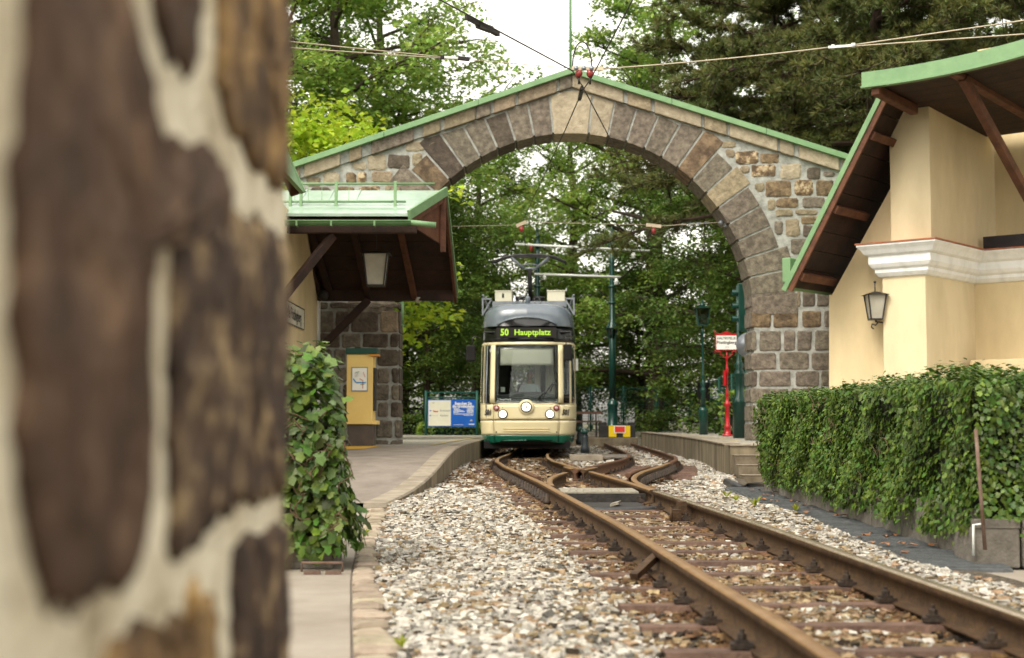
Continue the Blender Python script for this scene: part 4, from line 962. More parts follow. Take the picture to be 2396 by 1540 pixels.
MB().box((2 * mx_ - lbX + .1, 17.8, .1), (lbX - .36, 22.45, vb.z - .25)).build('house_body', 'plaster', lbd)
MB().prism([(lbX - .1, 22.3, vb.z - .26), (v2.x - .25, 22.3, v2.z - .35), (2 * mx_ - v2.x + .25, 22.3, v2.z - .35), (2 * mx_ - lbX + .1, 22.3, vb.z - .26)], (0, -4.4, 0)).build('gable', 'plaster', lbd)
# hanging lantern under the canopy, round opal lamp, name plate
hl_ = px(880, 668, 26.2); lz = px(880, 596, 26.2).z
hlan = thing('hanging_lantern', hl_, 'big tapered lantern with frosted panes hanging under the timber canopy', 'lantern')
sc_ = 26.2 / FPX; lantern(hlan, hl_, 74 * sc_ * .74, 74 * sc_ * .52, lz - hl_.z)
b = MB(); b.tube([Vector((hl_.x, hl_.y, lz + .06)), Vector((hl_.x, hl_.y, rz0 - .2))], .01, 6); b.build('chain', 'black_iron', hlan)
b = MB(); b.lathe(Vector((hl_.x, hl_.y, hl_.z + .12)), [(.02, 0), (.05, .05), (.05, .16), (.02, .2)], 10); b.build('bulb', 'sign_white', hlan)
q = px(977, 706, 28.6); b = MB(); b.lathe(q - UP * .02, [(.02, 0), (.09, .03), (.11, .10), (.04, .13)], 14)
tag(b.build('globe_lamp', 'frost_glass'), 'small opal lamp under the far beam of the canopy', 'lamp')
pa = px(655, 735, 23); n0 = Vector((1, 0, 0))
def lw(x, y): return pl(x, y, Vector((lbX + .03, 0, 0)), n0)
npz = thing('name_plate', lw(690, 775), 'pale name plate with black gothic lettering on the yellow house wall', 'sign')
y0_, y1_ = lw(640, 740).y, lw(712, 740).y; z1_, z0_ = lw(690, 712).z, lw(690, 764).z
MB().box((lbX + .001, y0_, z0_), (lbX + .03, y1_, z1_)).build('plate', 'board_cream', npz)
for (a_, c_) in [((y0_, z0_), (y1_, z0_ + .02)), ((y0_, z1_ - .02), (y1_, z1_)), ((y1_ - .02, z0_ + .02), (y1_, z1_ - .02))]: MB().box((lbX + .031, a_[0], a_[1]), (lbX + .036, c_[0], c_[1])).build('border', 'ink', npz)
lettering('Haltestelle Pöstlingberg', .30, (lbX + .034, y1_ - 1.62, (z0_ + z1_) / 2), (0, 1, 0), (0, 0, 1), 'ink', npz, bold=.004, stretch=.86)

# ticket machine
mq = px(846, 1045, 26.6); sm = 26.6 / FPX
tm = thing('ticket_machine', (mq.x, 26.6, .43), 'cream yellow ticket machine with dark green top beside the stone pier', 'ticket machine')
x0, x1 = px(811, 900, 26.6).x, px(872, 900, 26.6).x; zt_ = px(840, 815, 26.6).z; zc = px(840, 829, 26.6).z; zbm = px(840, 993, 26.6).z
MB().box((x0, 26.6, zbm), (x1, 27.2, zc)).build('cabinet', 'machine_yellow', tm, bevel=.012)
MB().box((x0 - .02, 26.57, zc), (x1 + .08, 27.25, zt_)).build('cap', 'machine_green', tm, bevel=.012)
MB().box((x0 + .02, 26.64, .42), (x1 + .01, 27.18, zbm)).build('plinth', 'machine_brown', tm)
MB().box((x1, 26.68, zbm + .25), (x1 + .03, 27.1, zc - .25)).build('screen_panel', 'dark_metal', tm)
MB().box((x1, 26.66, zbm), (x1 + .09, 27.12, zbm + .07)).build('coin_tray', 'machine_yellow', tm)
MB().box((x1 - .06, 26.55, zc - .03), (x1 + .11, 26.9, zc - .005)).build('orange_lip', 'orange', tm)
MB().box((px(828, 815, 26.6).x, 26.75, zt_), (px(842, 815, 26.6).x, 26.95, zt_ + .03)).build('antenna', 'black_iron', tm)
u0, u1 = px(822, 900, 26.6).x, px(861, 900, 26.6).x; v1, v0 = px(840, 859, 26.6).z, px(840, 916, 26.6).z
po = MB().box((u0, 26.585, v0), (u1, 26.598, v1)).build('map_poster', 'grey_metal', tm)
MB().box((u0 + .02, 26.578, v0 + .02), (u1 - .02, 26.586, v1 - .02)).build('map_sheet', 'sign_white', po)
def strip(pts, w, m, par, y=26.572):
    b = MB()
    for a, c in zip(pts[:-1], pts[1:]): b.bar((u0 + (u1 - u0) * a[0], y, v0 + (v1 - v0) * a[1]), (u0 + (u1 - u0) * c[0], y, v0 + (v1 - v0) * c[1]), w, .004, up=(0, 1, 0))
    return b.build('map_line', m, par)
for pts, w, m in [([(.12, .52), (.3, .36), (.6, .36), (.88, .36)], .022, 'print_blue'), ([(.7, .12), (.7, .45), (.5, .52)], .010, 'print_red'), ([(.72, .8), (.8, .62), (.86, .6)], .007, 'print_red'), ([(.55, .28), (.8, .30)], .008, 'print_green'), ([(.25, .78), (.48, .80)], .012, 'print_green'), ([(.2, .72), (.45, .72)], .005, 'print_grey'), ([(.2, .66), (.42, .66)], .005, 'print_grey'), ([(.2, .6), (.4, .6)], .005, 'print_grey')]: strip(pts, w, m, po)

# ------------------------------------------------------------------ tram
TY = 34.5; tx = px(1231.5, 1000, TY).x
tram = thing('tram', (tx, TY, zrail(TY)), 'cream and green tram with grey roof and lit headlamps facing the camera', 'tram', rotz=R(-2.6), local=True)
tram.scale = (1.05, 1.0, 1.0)
PC = [(0, 0), (.35, .022), (.60, .065), (.76, .12), (.87, .20), (.97, .33), (1.05, .52), (1.11, .82), (1.145, 1.3), (1.15, 2.0), (1.15, 12.0)]
_pc = np.array(PC); _dl = np.r_[0, np.cumsum(np.linalg.norm(np.diff(_pc, axis=0), axis=1))]
def plan(t): a = abs(t); return math.copysign(float(np.interp(a, _dl, _pc[:, 0])), t), float(np.interp(a, _dl, _pc[:, 1]))
WZ = [.2, .3, .45, .8, 1.2, 2.7, 3.13]; WW = [.93, .955, .98, 1.0, 1.0, .985, .972]; SZ = [.2, .45, .8, 1.2, 2.65, 3.13]; SS = [.08, .02, .0, .015, .30, .40]
def S3(t, z, off=0.0):
    x, y = plan(t); w = float(np.interp(z, WZ, WW)); s = float(np.interp(z, SZ, SS))
    e = .01; xa, ya = plan(t - e); xb, yb = plan(t + e); nx, ny = (yb - ya), -(xb - xa); l = math.hypot(nx, ny) or 1
    return Vector((x * w + nx / l * off, y + s + ny / l * off, z))
def band(name, t0, t1, z0, z1, m, off=0.0, thick=.03, nt=None, nz=6, parent=tram, zf=None, label=None):
    nt = nt or max(3, int(abs(t1 - t0) / .09)) if abs(t1 - t0) < 4 else 40
    ts = np.linspace(t0, t1, nt + 1); zs_ = np.linspace(z0, z1, nz + 1)
    g = lambda o: [[S3(t, (z if zf is None else zf(t, z)), o) for t in ts] for z in zs_]
    b = MB(); b.grid(g(off)); b.grid(g(off - thick)); h = nz + 1; w = nt + 1; N0 = h * w
    def e(i, j, k): return k * N0 + i * w + j
    for i in range(nz):
        for j in (0, nt): b.f.append([e(i, j, 0), e(i + 1, j, 0), e(i + 1, j, 1), e(i, j, 1)]); b.mi.append(0); b.sm.append(False)
    for j in range(nt):
        for i in (0, nz): b.f.append([e(i, j, 0), e(i, j + 1, 0), e(i, j + 1, 1), e(i, j, 1)]); b.mi.append(0); b.sm.append(False)
    return b.build(name, m, parent, label=label)
TR = 12.2
# inner dark liner showing in the seams, skirt, panels
band('underframe', -TR, TR, .22, 1.16, 'tram_seam', off=-.035, nt=90)
MB().box((-1.0, .35, .12), (1.0, 11.5, .30)).build('chassis', 'tram_under', tram)
for t0, t1 in ((-TR, -.792), (-.772, .772), (.792, TR)):
    n_ = 24 if abs(t1 - t0) < 3 else 80
    band('skirt_panel', t0, t1, .24, .445, 'tram_green', nt=n_, zf=lambda t, z: z if z > .3 else z + .07 * max(0, 1 - (t / .9) ** 2) * (1 if abs(t) < .9 else 0))
    if abs(t1 - t0) > 3:
        band('lower_panel', t0, t1, .45, .796, 'tram_cream', nt=n_); band('upper_panel', t0, t1, .816, 1.185, 'tram_cream', nt=n_)
bp_ = band('bumper_panel', -.772, .772, .45, .796, 'tram_cream', nt=20)
for z in (.535, .595): band('trim_ridge', -.54, .54, z, z + .016, 'tram_cream', off=.014, thick=.02, nt=12, nz=2, parent=bp_)
for s_ in (-1, 1): 
    q = S3(s_ * .72, .52, .004); MB().lathe(q, [(.018, 0), (.018, .008)], 8, axis=(0, -1, 0)).build('tow_hole', 'tram_seam', bp_)
hp = band('headlamp_panel', -.772, .772, .816, 1.185, 'tram_cream', nt=20)
# central headlamp in its raised housing
hc = S3(0, 1.125, 0); hc.y -= .002
MB().lathe(hc + Vector((0, .07, 0)), [(.185, 0), (.185, .075), (.172, .105), (.150, .112)], 32, axis=(0, -1, 0)).build('lamp_housing', 'tram_cream', tram)
cl = MB().lathe(hc + Vector((0, .0, 0)), [(.128, 0), (.128, .058), (.118, .062)], 28, axis=(0, -1, 0)).build('headlamp', 'tram_black', tram)
b = MB(); n = 18
for i in range(n):
    a = 2 * math.pi * i / n; a2 = 2 * math.pi * (i + .5) / n; a3 = 2 * math.pi * (i + 1) / n
    c0 = hc + Vector((0, -.066, 0)); P = lambda r, w: c0 + Vector((math.cos(w) * r, 0, math.sin(w) * r))
    b.add([P(.03, a), P(.086, a), P(.104, a2), P(.086, a3), P(.03, a3)], [(0, 1, 2, 3, 4)])
b.build('star_lens', 'lamp_star', cl, fix=False)
for s_ in (-1, 1):
    q = S3(s_ * .545, .955, 0); nrm = Vector((s_ * .14, -1, 0)).normalized()
    h_ = MB().lathe(q, [(.114, -.02), (.114, .022), (.100, .034)], 26, axis=nrm).build('headlamp', 'panto_dark', tram)
    MB().lathe(q + nrm * .022, [(.084, .010), (.080, .022), (.05, .032), (.01, .036)], 24, axis=nrm).build('lens', 'lamp_lit', h_)
    q = S3(s_ * .700, 1.10, 0); nrm = Vector((s_ * .18, -1, 0)).normalized()
    h_ = MB().lathe(q, [(.075, -.02), (.075, .020), (.066, .026)], 24, axis=nrm).build('marker_lamp', 'lamp_red', tram)
    MB().lathe(q + nrm * .026, [(.044, 0), (.03, .01), (.008, .014)], 18, axis=nrm).build('lens', 'lamp_pink', h_)
    q = S3(s_ * .555, 1.108, .002); MB().lathe(q, [(.012, 0), (.012, .006)], 8, axis=(0, -1, 0)).build('sensor', 'tram_seam', tram)
    # fleet number on the corner panel
    q = S3(s_ * .955, .99, .008); e_ = (S3(s_ * .955 + .05, .99) - S3(s_ * .955 - .05, .99)).normalized()
    lettering('501', .185, q, e_, (0, 0, 1), 'ink', tram, bold=.010, shear=.25, name='fleet_number', stretch=.95)
# window band: sill and header rails, pillars, panes
band('sill_rail', -TR, TR, 1.188, 1.225, 'tram_cream', nt=110, nz=2)
band('header_rail', -TR, TR, 2.655, 2.725, 'tram_cream', nt=110, nz=2)
for s_ in (-1, 1): band('pillar', s_ * .755 if s_ > 0 else -.885, s_ * .885 if s_ > 0 else -.755, 1.225, 2.655, 'tram_cream', off=.012, nt=3, nz=8)
ws = band('windscreen', -.75, .75, 1.228, 2.65, 'windscreen', off=-.004, thick=.008, nt=18, nz=10)
for a0, a1, z0, z1 in ((-.75, .75, 1.228, 1.33), (-.75, .75, 2.60, 2.65), (-.75, -.68, 1.33, 2.60), (.68, .75, 1.33, 2.60)): band('frame_edge', a0, a1, z0, z1, 'tram_black', off=-.018, thick=.012, nt=14, parent=ws)
for s_ in (-1, 1):
    k = .90
    for L in (.32, .60, 1.5, 1.5, 1.5, 1.5, 1.5, 1.5):
        lo, hi = (k, k + L) if s_ > 0 else (-k - L, -k)
        band('side_window', lo, hi, 1.228, 2.65, 'side_glass', off=-.004, thick=.008, nt=max(4, int(L * 8)), nz=6)
        k += L + .03
        lo, hi = (k - .03, k) if s_ > 0 else (-k, -k + .03)
        band('mullion', lo, hi, 1.225, 2.655, 'tram_cream' if L < .7 else 'tram_black', off=.003, nt=2, nz=4)
band('display_band', -TR, TR, 2.73, 3.12, 'tram_black', nt=110, nz=4)
# destination display
dz_ = 2.955; dq = S3(0, dz_, 0); ez = Vector((0, .09, .43)).normalized()
dd_ = MB().obox(dq + Vector((-.01, -.012, 0)), (.70, 0, 0), Vector((0, .006, 0)), ez * .128).build('destination_display', 'tram_seam', tram)
lettering('50', .235, dq + Vector((-.52, -.022, 0)), (1, 0, 0), ez, 'led', dd_, bold=.007, stretch=.82)
lettering('Hauptplatz', .205, dq + Vector((.13, -.022, 0)), (1, 0, 0), ez, 'led', dd_, bold=.004, stretch=.95)
# roof dome
lev = [(1.0, 3.125), (.998, 3.22), (.985, 3.36), (.95, 3.50), (.87, 3.62), (.72, 3.69), (.45, 3.725), (.0, 3.735)]
ts = np.linspace(-TR, TR, 121); rows = []
ts = np.sign(np.linspace(-1, 1, 121)) * (np.abs(np.linspace(-1, 1, 121)) ** 2.2) * TR
for f_, z in lev:
    r_ = []
    for t in ts:
        p = S3(t, 3.13); r_.append(Vector((p.x * f_, p.y + (1 - f_) * (1.0 if abs(t) < 3 else 1.0), z)))
    rows.append(r_)
MB().grid(rows).build('roof', 'tram_roof', tram)
b = MB(); rr = []
for i, t in enumerate(np.linspace(-.74, .74, 21)):
    h = .20 * (1 - (t / .76) ** 2) ** .8
    p = S3(t, 3.13); rr.append((Vector((p.x, p.y - .004, 3.123)), Vector((p.x * .995, p.y + .02, 3.123 + h * .6)), Vector((p.x * .985, p.y + .03 - .04 * h, 3.123 + h))))
b.grid([[q[k] + Vector((0, -.045, 0)) for q in rr] for k in range(3)]); b.build('visor', 'tram_black', tram, fix=False)
b = MB(); b.tube([q[2] + Vector((0, -.05, .012)) for q in rr], .024, 8); b.build('brow', 'tram_roof', tram)
MB().lathe((0, 1.05, 3.67), [(.062, 0), (.062, .20), (.050, .235), (.02, .245)], 14).build('antenna', 'tram_roof', tram)
MB().box((-.36, .80, 3.675), (.36, 1.05, 3.715)).build('roof_hatch', 'panto_dark', tram, bevel=.01)
# roof equipment
for s_, x0, x1 in ((-1, -.835, -.42), (1, .445, .88)):
    e_ = MB().box((x0, 2.0, 3.86), (x1, 2.9, 4.13)).build('roof_box', 'box_cream', tram, bevel=.015)
    MB().box((x0 - .01, 1.985, 4.115), (x1 + .01, 2.91, 4.145)).build('lid', 'box_cream', e_, bevel=.006)
    if s_ < 0: MB().box((-.66, 1.985, 3.96), (-.615, 2.0, 4.07)).build('latch', 'tram_black', e_)
MB().box((-.90, 1.95, 3.72), (.92, 2.1, 3.86)).build('equipment_rail', 'grey_metal', tram)
MB().box((-.88, 2.3, 3.62), (.88, 8.0, 3.80)).build('equipment_deck', 'panto_dark', tram)
for s_ in (-1, 1):
    b = MB(); X = s_ * 1.10
    b.box((X - .02, 1.4, 3.46), (X + .02, 1.44, 3.90)); b.bar((X, 1.42, 3.98), (X - s_ * .18, 1.9, 3.45), .04, .04); b.bar((X - s_ * .2, 1.42, 3.85), (X, 1.42, 3.48), .035, .035); b.bar((X - s_ * .2, 1.42, 3.88), (X, 1.42, 3.88), .04, .04); b.bar((X, 1.42, 3.88), (X, 7, 3.88), .05, .05)
    b.build('roof_frame', 'grey_metal', tram)
b = MB()
for x in (-.3, -.15, .15, .3): b.tube([(x, 1.9, 3.78), (x * .8, 2.2, 3.95), (x * 1.4, 2.6, 3.85)], .022, 6)
b.tube([(-.35, 2.4, 3.98), (-.1, 2.4, 3.98)], .05, 8); b.tube([(.1, 2.4, 3.98), (.38, 2.4, 3.98)], .045, 8); b.build('cables', 'panto_dark', tram)
# pantograph
pg = MB(); PYp = 1.9
pg.tube([(.02, PYp + .9, 3.75), (.02, PYp, 4.68)], .055, 10); po_ = pg.build('pantograph_arm', 'panto_dark', tram)
b = MB(); b.tube([(-.12, PYp, 4.700), (.18, PYp, 4.700)], .035, 8)
for s_ in (-1, 1):
    b.tube([(.03 + s_ * .14, PYp, 4.700), (.03 + s_ * .46, PYp - .1, 4.970)], .036, 8); b.tube([(.03 + s_ * .10, PYp + .1, 4.690), (.03 + s_ * .46, PYp + .2, 4.940)], .012, 6)
b.tube([(-.20, PYp - .02, 4.770), (.03, PYp - .02, 4.825), (.26, PYp - .02, 4.770)], .018, 6); b.build('upper_frame', 'grey_metal', tram)
for dy in (-.16, .14):
    b = MB(); b.tube([(-.86, PYp + dy, 4.800), (-.89, PYp + dy, 4.860), (-.56, PYp + dy, 4.985), (-.3, PYp + dy, 5.025), (.03, PYp + dy, 5.040), (.36, PYp + dy, 5.025), (.62, PYp + dy, 4.985), (.89, PYp + dy, 4.860), (.91, PYp + dy, 4.800)], .028, 8)
    b.bar((-.45, PYp + dy, 5.005), (.51, PYp + dy, 5.005), .045, .04); b.build('contact_bow', 'panto_dark', tram)
# mirrors, wiper
for s_, x0, x1 in ((-1, -1.42, -1.195), (1, .86, 1.055)):
    yy = .30 if s_ < 0 else .06
    m_ = MB().box((x0, yy, 2.25), (x1, yy + .12, 2.65)).build('mirror', 'tram_under', tram, bevel=.035)
    b = MB(); xx = (x0 + x1) / 2 + (.03 if s_ < 0 else -.04); b.tube([(xx, yy + .06, 2.64), (xx, yy + .06, 2.82), (xx - s_ * .04, yy + .1, 2.86), (-s_ * -1.08, .7, 2.86)], .014, 6); b.build('mirror_arm', 'tram_black', m_)
wa = S3(.22, 1.26, .03); wb_ = S3(.70, 1.80, .03)
b = MB(); b.tube([wa, (wa + wb_) / 2 + Vector((0, -.03, 0)), wb_], .012, 6); b.tube([S3(.55, 1.50, .03), S3(.70, 1.86, .035)], .012, 6); b.tube([S3(.30, 1.25, .03), S3(.66, 1.78, .03)], .009, 6); b.build('wiper', 'tram_black', tram)
# door edge strip and handles on the left corner
b = MB(); b.tube([S3(-1.02, .25, .02), S3(-1.02, 1.2, .02), S3(-1.0, 2.7, .02)], .012, 6); b.build('grab_rail', 'grey_metal', tram)
MB().box((1.14, 1.3, 2.05), (1.20, 1.36, 2.35)).build('side_camera', 'sign_white', tram)
# cab interior
MB().box((-.98, .60, .62), (.98, 11, .66)).build('floor', 'cab_dark', tram)
MB().box((-.80, .36, .66), (.80, .86, 1.44)).build('console', 'cab_grey', tram, bevel=.04)
MB().prism([(-.45, .40, 1.42), (.55, .40, 1.42), (.46, .60, 1.50), (-.36, .60, 1.50)], (0, .22, 0)).build('dashboard_hood', 'cab_grey', tram, bevel=.02)
band('sun_blind', -.66, .66, 2.15, 2.585, 'blind', off=-.07, thick=.006, nt=12)
MB().box((-1.0, 2.15, .66), (-.42, 2.2, 3.05)).build('cab_wall', 'cab_dark', tram); MB().box((.25, 2.15, .66), (1.0, 2.2, 3.05)).build('cab_wall', 'cab_dark', tram); MB().box((-.42, 2.15, 2.3), (.25, 2.2, 3.05)).build('cab_wall', 'cab_dark', tram)
for cx0, cx1 in ((.16, .30), (.42, .66)):
    cu_ = [Vector((cx0 + (cx1 - cx0) * k / 12, 1.15 + .025 * math.sin(k * 1.9), 1.45)) for k in range(13)]
    MB().grid([cu_, [p + UP * 1.2 for p in cu_]]).build('cab_curtain', 'blind', tram, fix=False)
MB().box((-1.02, .6, 2.98), (1.02, 11, 3.0)).build('ceiling', 'cab_grey', tram)
MB().box((-.62, .50, 1.5), (-.52, .60, 1.62)).build('cup', 'sign_white', tram)
MB().box((-.26, 1.28, .95), (.32, 1.40, 1.72)).build('seat_back', 'cab_dark', tram, bevel=.04); MB().box((-.26, .90, .96), (.32, 1.40, 1.08)).build('seat_cushion', 'cab_dark', tram, bevel=.04); MB().box((-.08, 1.05, .66), (.14, 1.25, .96)).build('seat_post', 'cab_dark', tram)

# ------------------------------------------------------------------ the driver
def skin_body(name, verts, edges, root, m, parent, lev=1):
    me = bpy.data.meshes.new(name); me.from_pydata([v[0] for v in verts], edges, []); o = bpy.data.objects.new('tmp', me); C.objects.link(o)
    md = o.modifiers.new('s', 'SKIN'); md.use_smooth_shade = True
    for i, v in enumerate(verts):
        r = v[1]; me.skin_vertices[0].data[i].radius = r if isinstance(r, tuple) else (r, r); me.skin_vertices[0].data[i].use_root = (i == root)
    sb_ = o.modifiers.new('d', 'SUBSURF'); sb_.levels = lev; sb_.render_levels = lev
    bpy.context.view_layer.update()
    m2 = bpy.data.meshes.new_from_object(o.evaluated_get(bpy.context.evaluated_depsgraph_get())); bpy.data.objects.remove(o)
    m2.polygons.foreach_set('use_smooth', [True] * len(m2.polygons)); m2.materials.clear(); m2.materials.append(MATS[m])
    return link(name, m2, None, parent, (0, 0, 0))
_rm = Matrix.Translation((tx, TY, zrail(TY))) @ Matrix.Rotation(R(-2.6), 4, 'Z')
dr = thing('person', tuple(_rm @ Vector((.05, 1.10, 1.12))), 'tram driver in a pale shirt seated behind the windscreen at the controls', 'person', rotz=R(-2.6), local=True)
V = [((0, 0, .06), (.17, .13)), ((0, .01, .22), (.15, .11)), ((0, .01, .42), (.18, .12)), ((0, .0, .56), (.11, .09)), ((0, -.01, .64), .058), ((0, -.02, .70), .055),
     ((-.19, 0, .53), .075), ((-.25, -.10, .30), .055), ((-.19, -.34, .36), .042), ((.19, 0, .53), .075), ((.26, -.10, .30), .055), ((.20, -.34, .36), .042),
     ((-.11, -.12, .03), .095), ((-.13, -.46, .03), .075), ((-.13, -.50, -.36), .05), ((.11, -.12, .03), .095), ((.13, -.46, .03), .075), ((.13, -.50, -.36), .05)]
Ed = [(0, 1), (1, 2), (2, 3), (3, 4), (4, 5), (2, 6), (6, 7), (7, 8), (2, 9), (9, 10), (10, 11), (0, 12), (12, 13), (13, 14), (0, 15), (15, 16), (16, 17)]
for s_, w in ((-1, 8), (1, 11)):
    bx_ = V[w][0]; V.append(((bx_[0] - s_ * .02, bx_[1] - .06, bx_[2]), (.034, .02))); pm = len(V) - 1; Ed.append((w, pm))
    for k in range(4):
        f0_ = len(V); xk = V[pm][0][0] + (k - 1.5) * .019; ln_ = (.036, .042, .039, .03)[k]
        V.append(((xk, V[pm][0][1] - .035, V[pm][0][2] + .004), .0095)); V.append(((xk, V[pm][0][1] - .035 - ln_, V[pm][0][2] - .012), .0085)); V.append(((xk, V[pm][0][1] - .04 - ln_, V[pm][0][2] - .036), .008))
        Ed += [(pm, f0_), (f0_, f0_ + 1), (f0_ + 1, f0_ + 2)]
    f0_ = len(V); V.append(((V[pm][0][0] - s_ * .045, V[pm][0][1] + .0, V[pm][0][2] - .004), .011)); V.append(((V[pm][0][0] - s_ * .055, V[pm][0][1] - .03, V[pm][0][2] - .02), .009)); Ed += [(pm, f0_), (f0_, f0_ + 1)]
body = skin_body('body', V, Ed, 0, 'shirt', dr)
for q in ('skin', 'trouser'): body.data.materials.append(MATS[q])
mi = []
for p in body.data.polygons:
    c_ = p.center; mi.append(1 if (c_.z > .60 or c_.y < -.33 and c_.z > .2) else (2 if c_.z < .13 else 0))
body.data.polygons.foreach_set('material_index', mi)
hd = MB(); rows = []
for i in range(13):
    ph = -math.pi / 2 + math.pi * i / 12; z = math.sin(ph); r = math.cos(ph); row = []
    for j in range(24):
        th = 2 * math.pi * j / 24; x = r * math.cos(th); y = r * math.sin(th)
        wj = 1 - .22 * max(0, -z - .1); k_ = Vector((x * .078 * wj, y * .100 * (wj if y < 0 else 1), z * .122))
        if y < -.85 * r and r > .5 and -.35 < z < .15: k_.y -= .012 * (1 - abs(x) * 3 if abs(x) < .33 else 0)   # nose
        if y < -.5 and .02 < z < .3 and .2 < abs(x) < .6: k_.y += .006                                                # eye hollows
        row.append(k_ + Vector((0, -.035, .81)))
    row.append(row[0]); rows.append(row)
hd.grid(rows); hd_ = hd.build('head', 'skin', dr)
for s_ in (-1, 1):
    MB().lathe((s_ * .030, -.128, .83), [(.004, 0), (.010, .006), (.004, .012)], 8, axis=(0, 1, 0)).build('eye', 'ink', hd_); MB().lathe((s_ * .076, -.03, .80), [(.005, 0), (.026, .008), (.02, .014)], 10, axis=(s_, 0, 0)).build('ear', 'skin', hd_)
MB().box((-.024, -.134, .748), (.024, -.126, .755)).build('mouth', 'stop_red', hd_)
hr = MB(); hr.grid([[q + (q - Vector((0, -.035, .81))).normalized() * .010 for q in row] for row in rows[8:]]); hr.grid([[q + (q - Vector((0, -.035, .81))).normalized() * .010 for q in row[1:12]] for row in rows[4:9]]); hr.build('hair', 'hair', hd_, fix=False)

# ------------------------------------------------------------------ poles, lamps, signs
def post_lathe(prof, base, sc=1.0): return [(r * sc, h) for r, h in prof]
def catenary_pole(x, Y, ztop, zbase, label, lamp=None):
    b0 = px(x, 900, Y); o = thing('catenary_pole', (b0.x, Y, zbase), label, 'pole', 'green overhead wire poles'); H = ztop - zbase
    c = Vector((b0.x, Y, zbase))
    MB().lathe(c, [(.24, 0), (.24, .16), (.19, .20), (.185, .95), (.21, 1.0), (.21, 1.06), (.15, 1.12), (.14, 1.2)], 18).build('base_sleeve', 'pole_green', o)
    MB().lathe(c, [(.125, 1.15), (.12, H * .5), (.10, H * .5 + .02), (.09, H * .82), (.085, H - .75)], 16).build('shaft', 'pole_green', o)
    for hh in (H * .52, H * .70, H * .62): MB().lathe(c + UP * hh, [(.10, 0), (.15, .03), (.15, .06), (.11, .10)], 16).build('collar', 'pole_green', o)
    MB().lathe(c + UP * (H - .78), [(.09, 0), (.17, .02), (.17, .06), (.10, .20), (.07, .34), (.10, .38), (.10, .42), (.05, .50), (.04, .6), (.05, .66), (.01, .78)], 16).build('finial', 'pole_green', o)
    return o, c
pA, cA = catenary_pole(1433, 52.5, px(1433, 530, 52.5).z, CZ - .42, 'green overhead wire pole with street lantern behind the buffer stop')
zl = px(1433, 795, 52.5).z
MB().lathe(cA + UP * (zl - cA.z), [(.12, 0), (.20, .40), (.19, .42), (.20, .50), (.12, .62), (.07, .70), (.05, .78)], 8, smooth=False).build('lantern_cage', 'lamp_glass', pA)
for k in range(8):
    a = k * math.pi / 4; MB().bar(cA + Vector((.125 * math.cos(a), .125 * math.sin(a), zl - cA.z)), cA + Vector((.205 * math.cos(a), .205 * math.sin(a), zl - cA.z + .40)), .02, .02).build('lantern_bar', 'pole_green', pA)
MB().lathe(cA + UP * (zl - cA.z + .41), [(.24, 0), (.24, .03), (.17, .12), (.16, .20), (.09, .28), (.10, .34), (.05, .42)], 14).build('lantern_hood', 'pole_green', pA)
MB().box((cA.x - .03, cA.y - .135, px(1433, 936, 52.5).z - .03), (cA.x + .03, cA.y - .12, px(1433, 936, 52.5).z + .03)).build('number_tag', 'sign_white', pA)
pB, cB = catenary_pole(1257.5, 54, px(1257.5, 530, 54).z, CZ - .42, 'green overhead wire pole rising behind the tram pantograph')
for nm, a, c_, Y, lab in (('bracket_tube', (1205, 571.5), (1520, 587.5), 50.5, 'upper pale bracket tube carrying the wires above the tram'), ('bracket_tube', (1250, 641.5), (1452, 648.5), 52.0, 'lower pale bracket tube just right of the pantograph')):
    b = MB(); p, q = px(*a, Y), px(*c_, Y); b.tube([p, q], .045, 8); o = b.build(nm, 'pipe_white'); tag(o, lab, 'bracket arm', 'pale bracket tubes')
    r_ = p.lerp(q, .88 if Y < 51 else .95); MB().lathe(r_ - UP * .30, [(.03, 0), (.10, .03), (.06, .08), (.11, .12), (.06, .17), (.04, .25)], 10).build('insulator', 'pipe_white', o)
    r_ = p.lerp(q, .12); MB().lathe(r_ - UP * .22, [(.03, 0), (.08, .03), (.05, .08), (.08, .12), (.03, .2)], 10).build('insulator', 'insul_red' if Y < 51 else 'pipe_white', o)
b = MB(); b.tube([px(1503, 600, 51), px(1478, 630, 51.5), px(1452, 652, 52), px(1436, 657, 52.4)], .018, 6); tag(b.build('stay_wire', 'wire_dark'), 'curved stay wire from the bracket tube to the green pole', 'wire')

def lamp_post(x, Y, ztop, zb_, label):
    b0 = px(x, 900, Y); o = thing('lamp_post', (b0.x, Y, zb_), label, 'lamp post'); c = Vector((b0.x, Y, zb_)); H = ztop - zb_
    MB().lathe(c, [(0.128, 0), (0.128, .55), (0.143, .60), (0.128, .66), (0.150, .72), (0.090, .82)], 14).build('base', 'pole_green', o)
    MB().lathe(c, [(0.068, .8), (0.064, 1.25), (0.090, 1.29), (0.090, 1.34), (0.045, 1.42), (0.090, 1.50), (0.045, 1.58), (0.041, 1.7), (0.056, 1.73), (0.038, 1.78), (0.030, H - .95), (0.053, H - .92), (0.038, H - .86), (0.022, H - .70)], 14).build('shaft', 'pole_green', o)
    lantern(o, c + UP * (H - .70), .40, .26, .50, glass='lamp_glass', iron='pole_green')
    MB().lathe(c + UP * (H - .14), [(0.090, 0), (.08, .08), (.03, .1), (.02, .2)], 8).build('crown', 'pole_green', o)
    return o
lamp_post(1645, 42, px(1645, 706, 42).z, ZR, 'slim dark green lamp post by the corner of the fence')
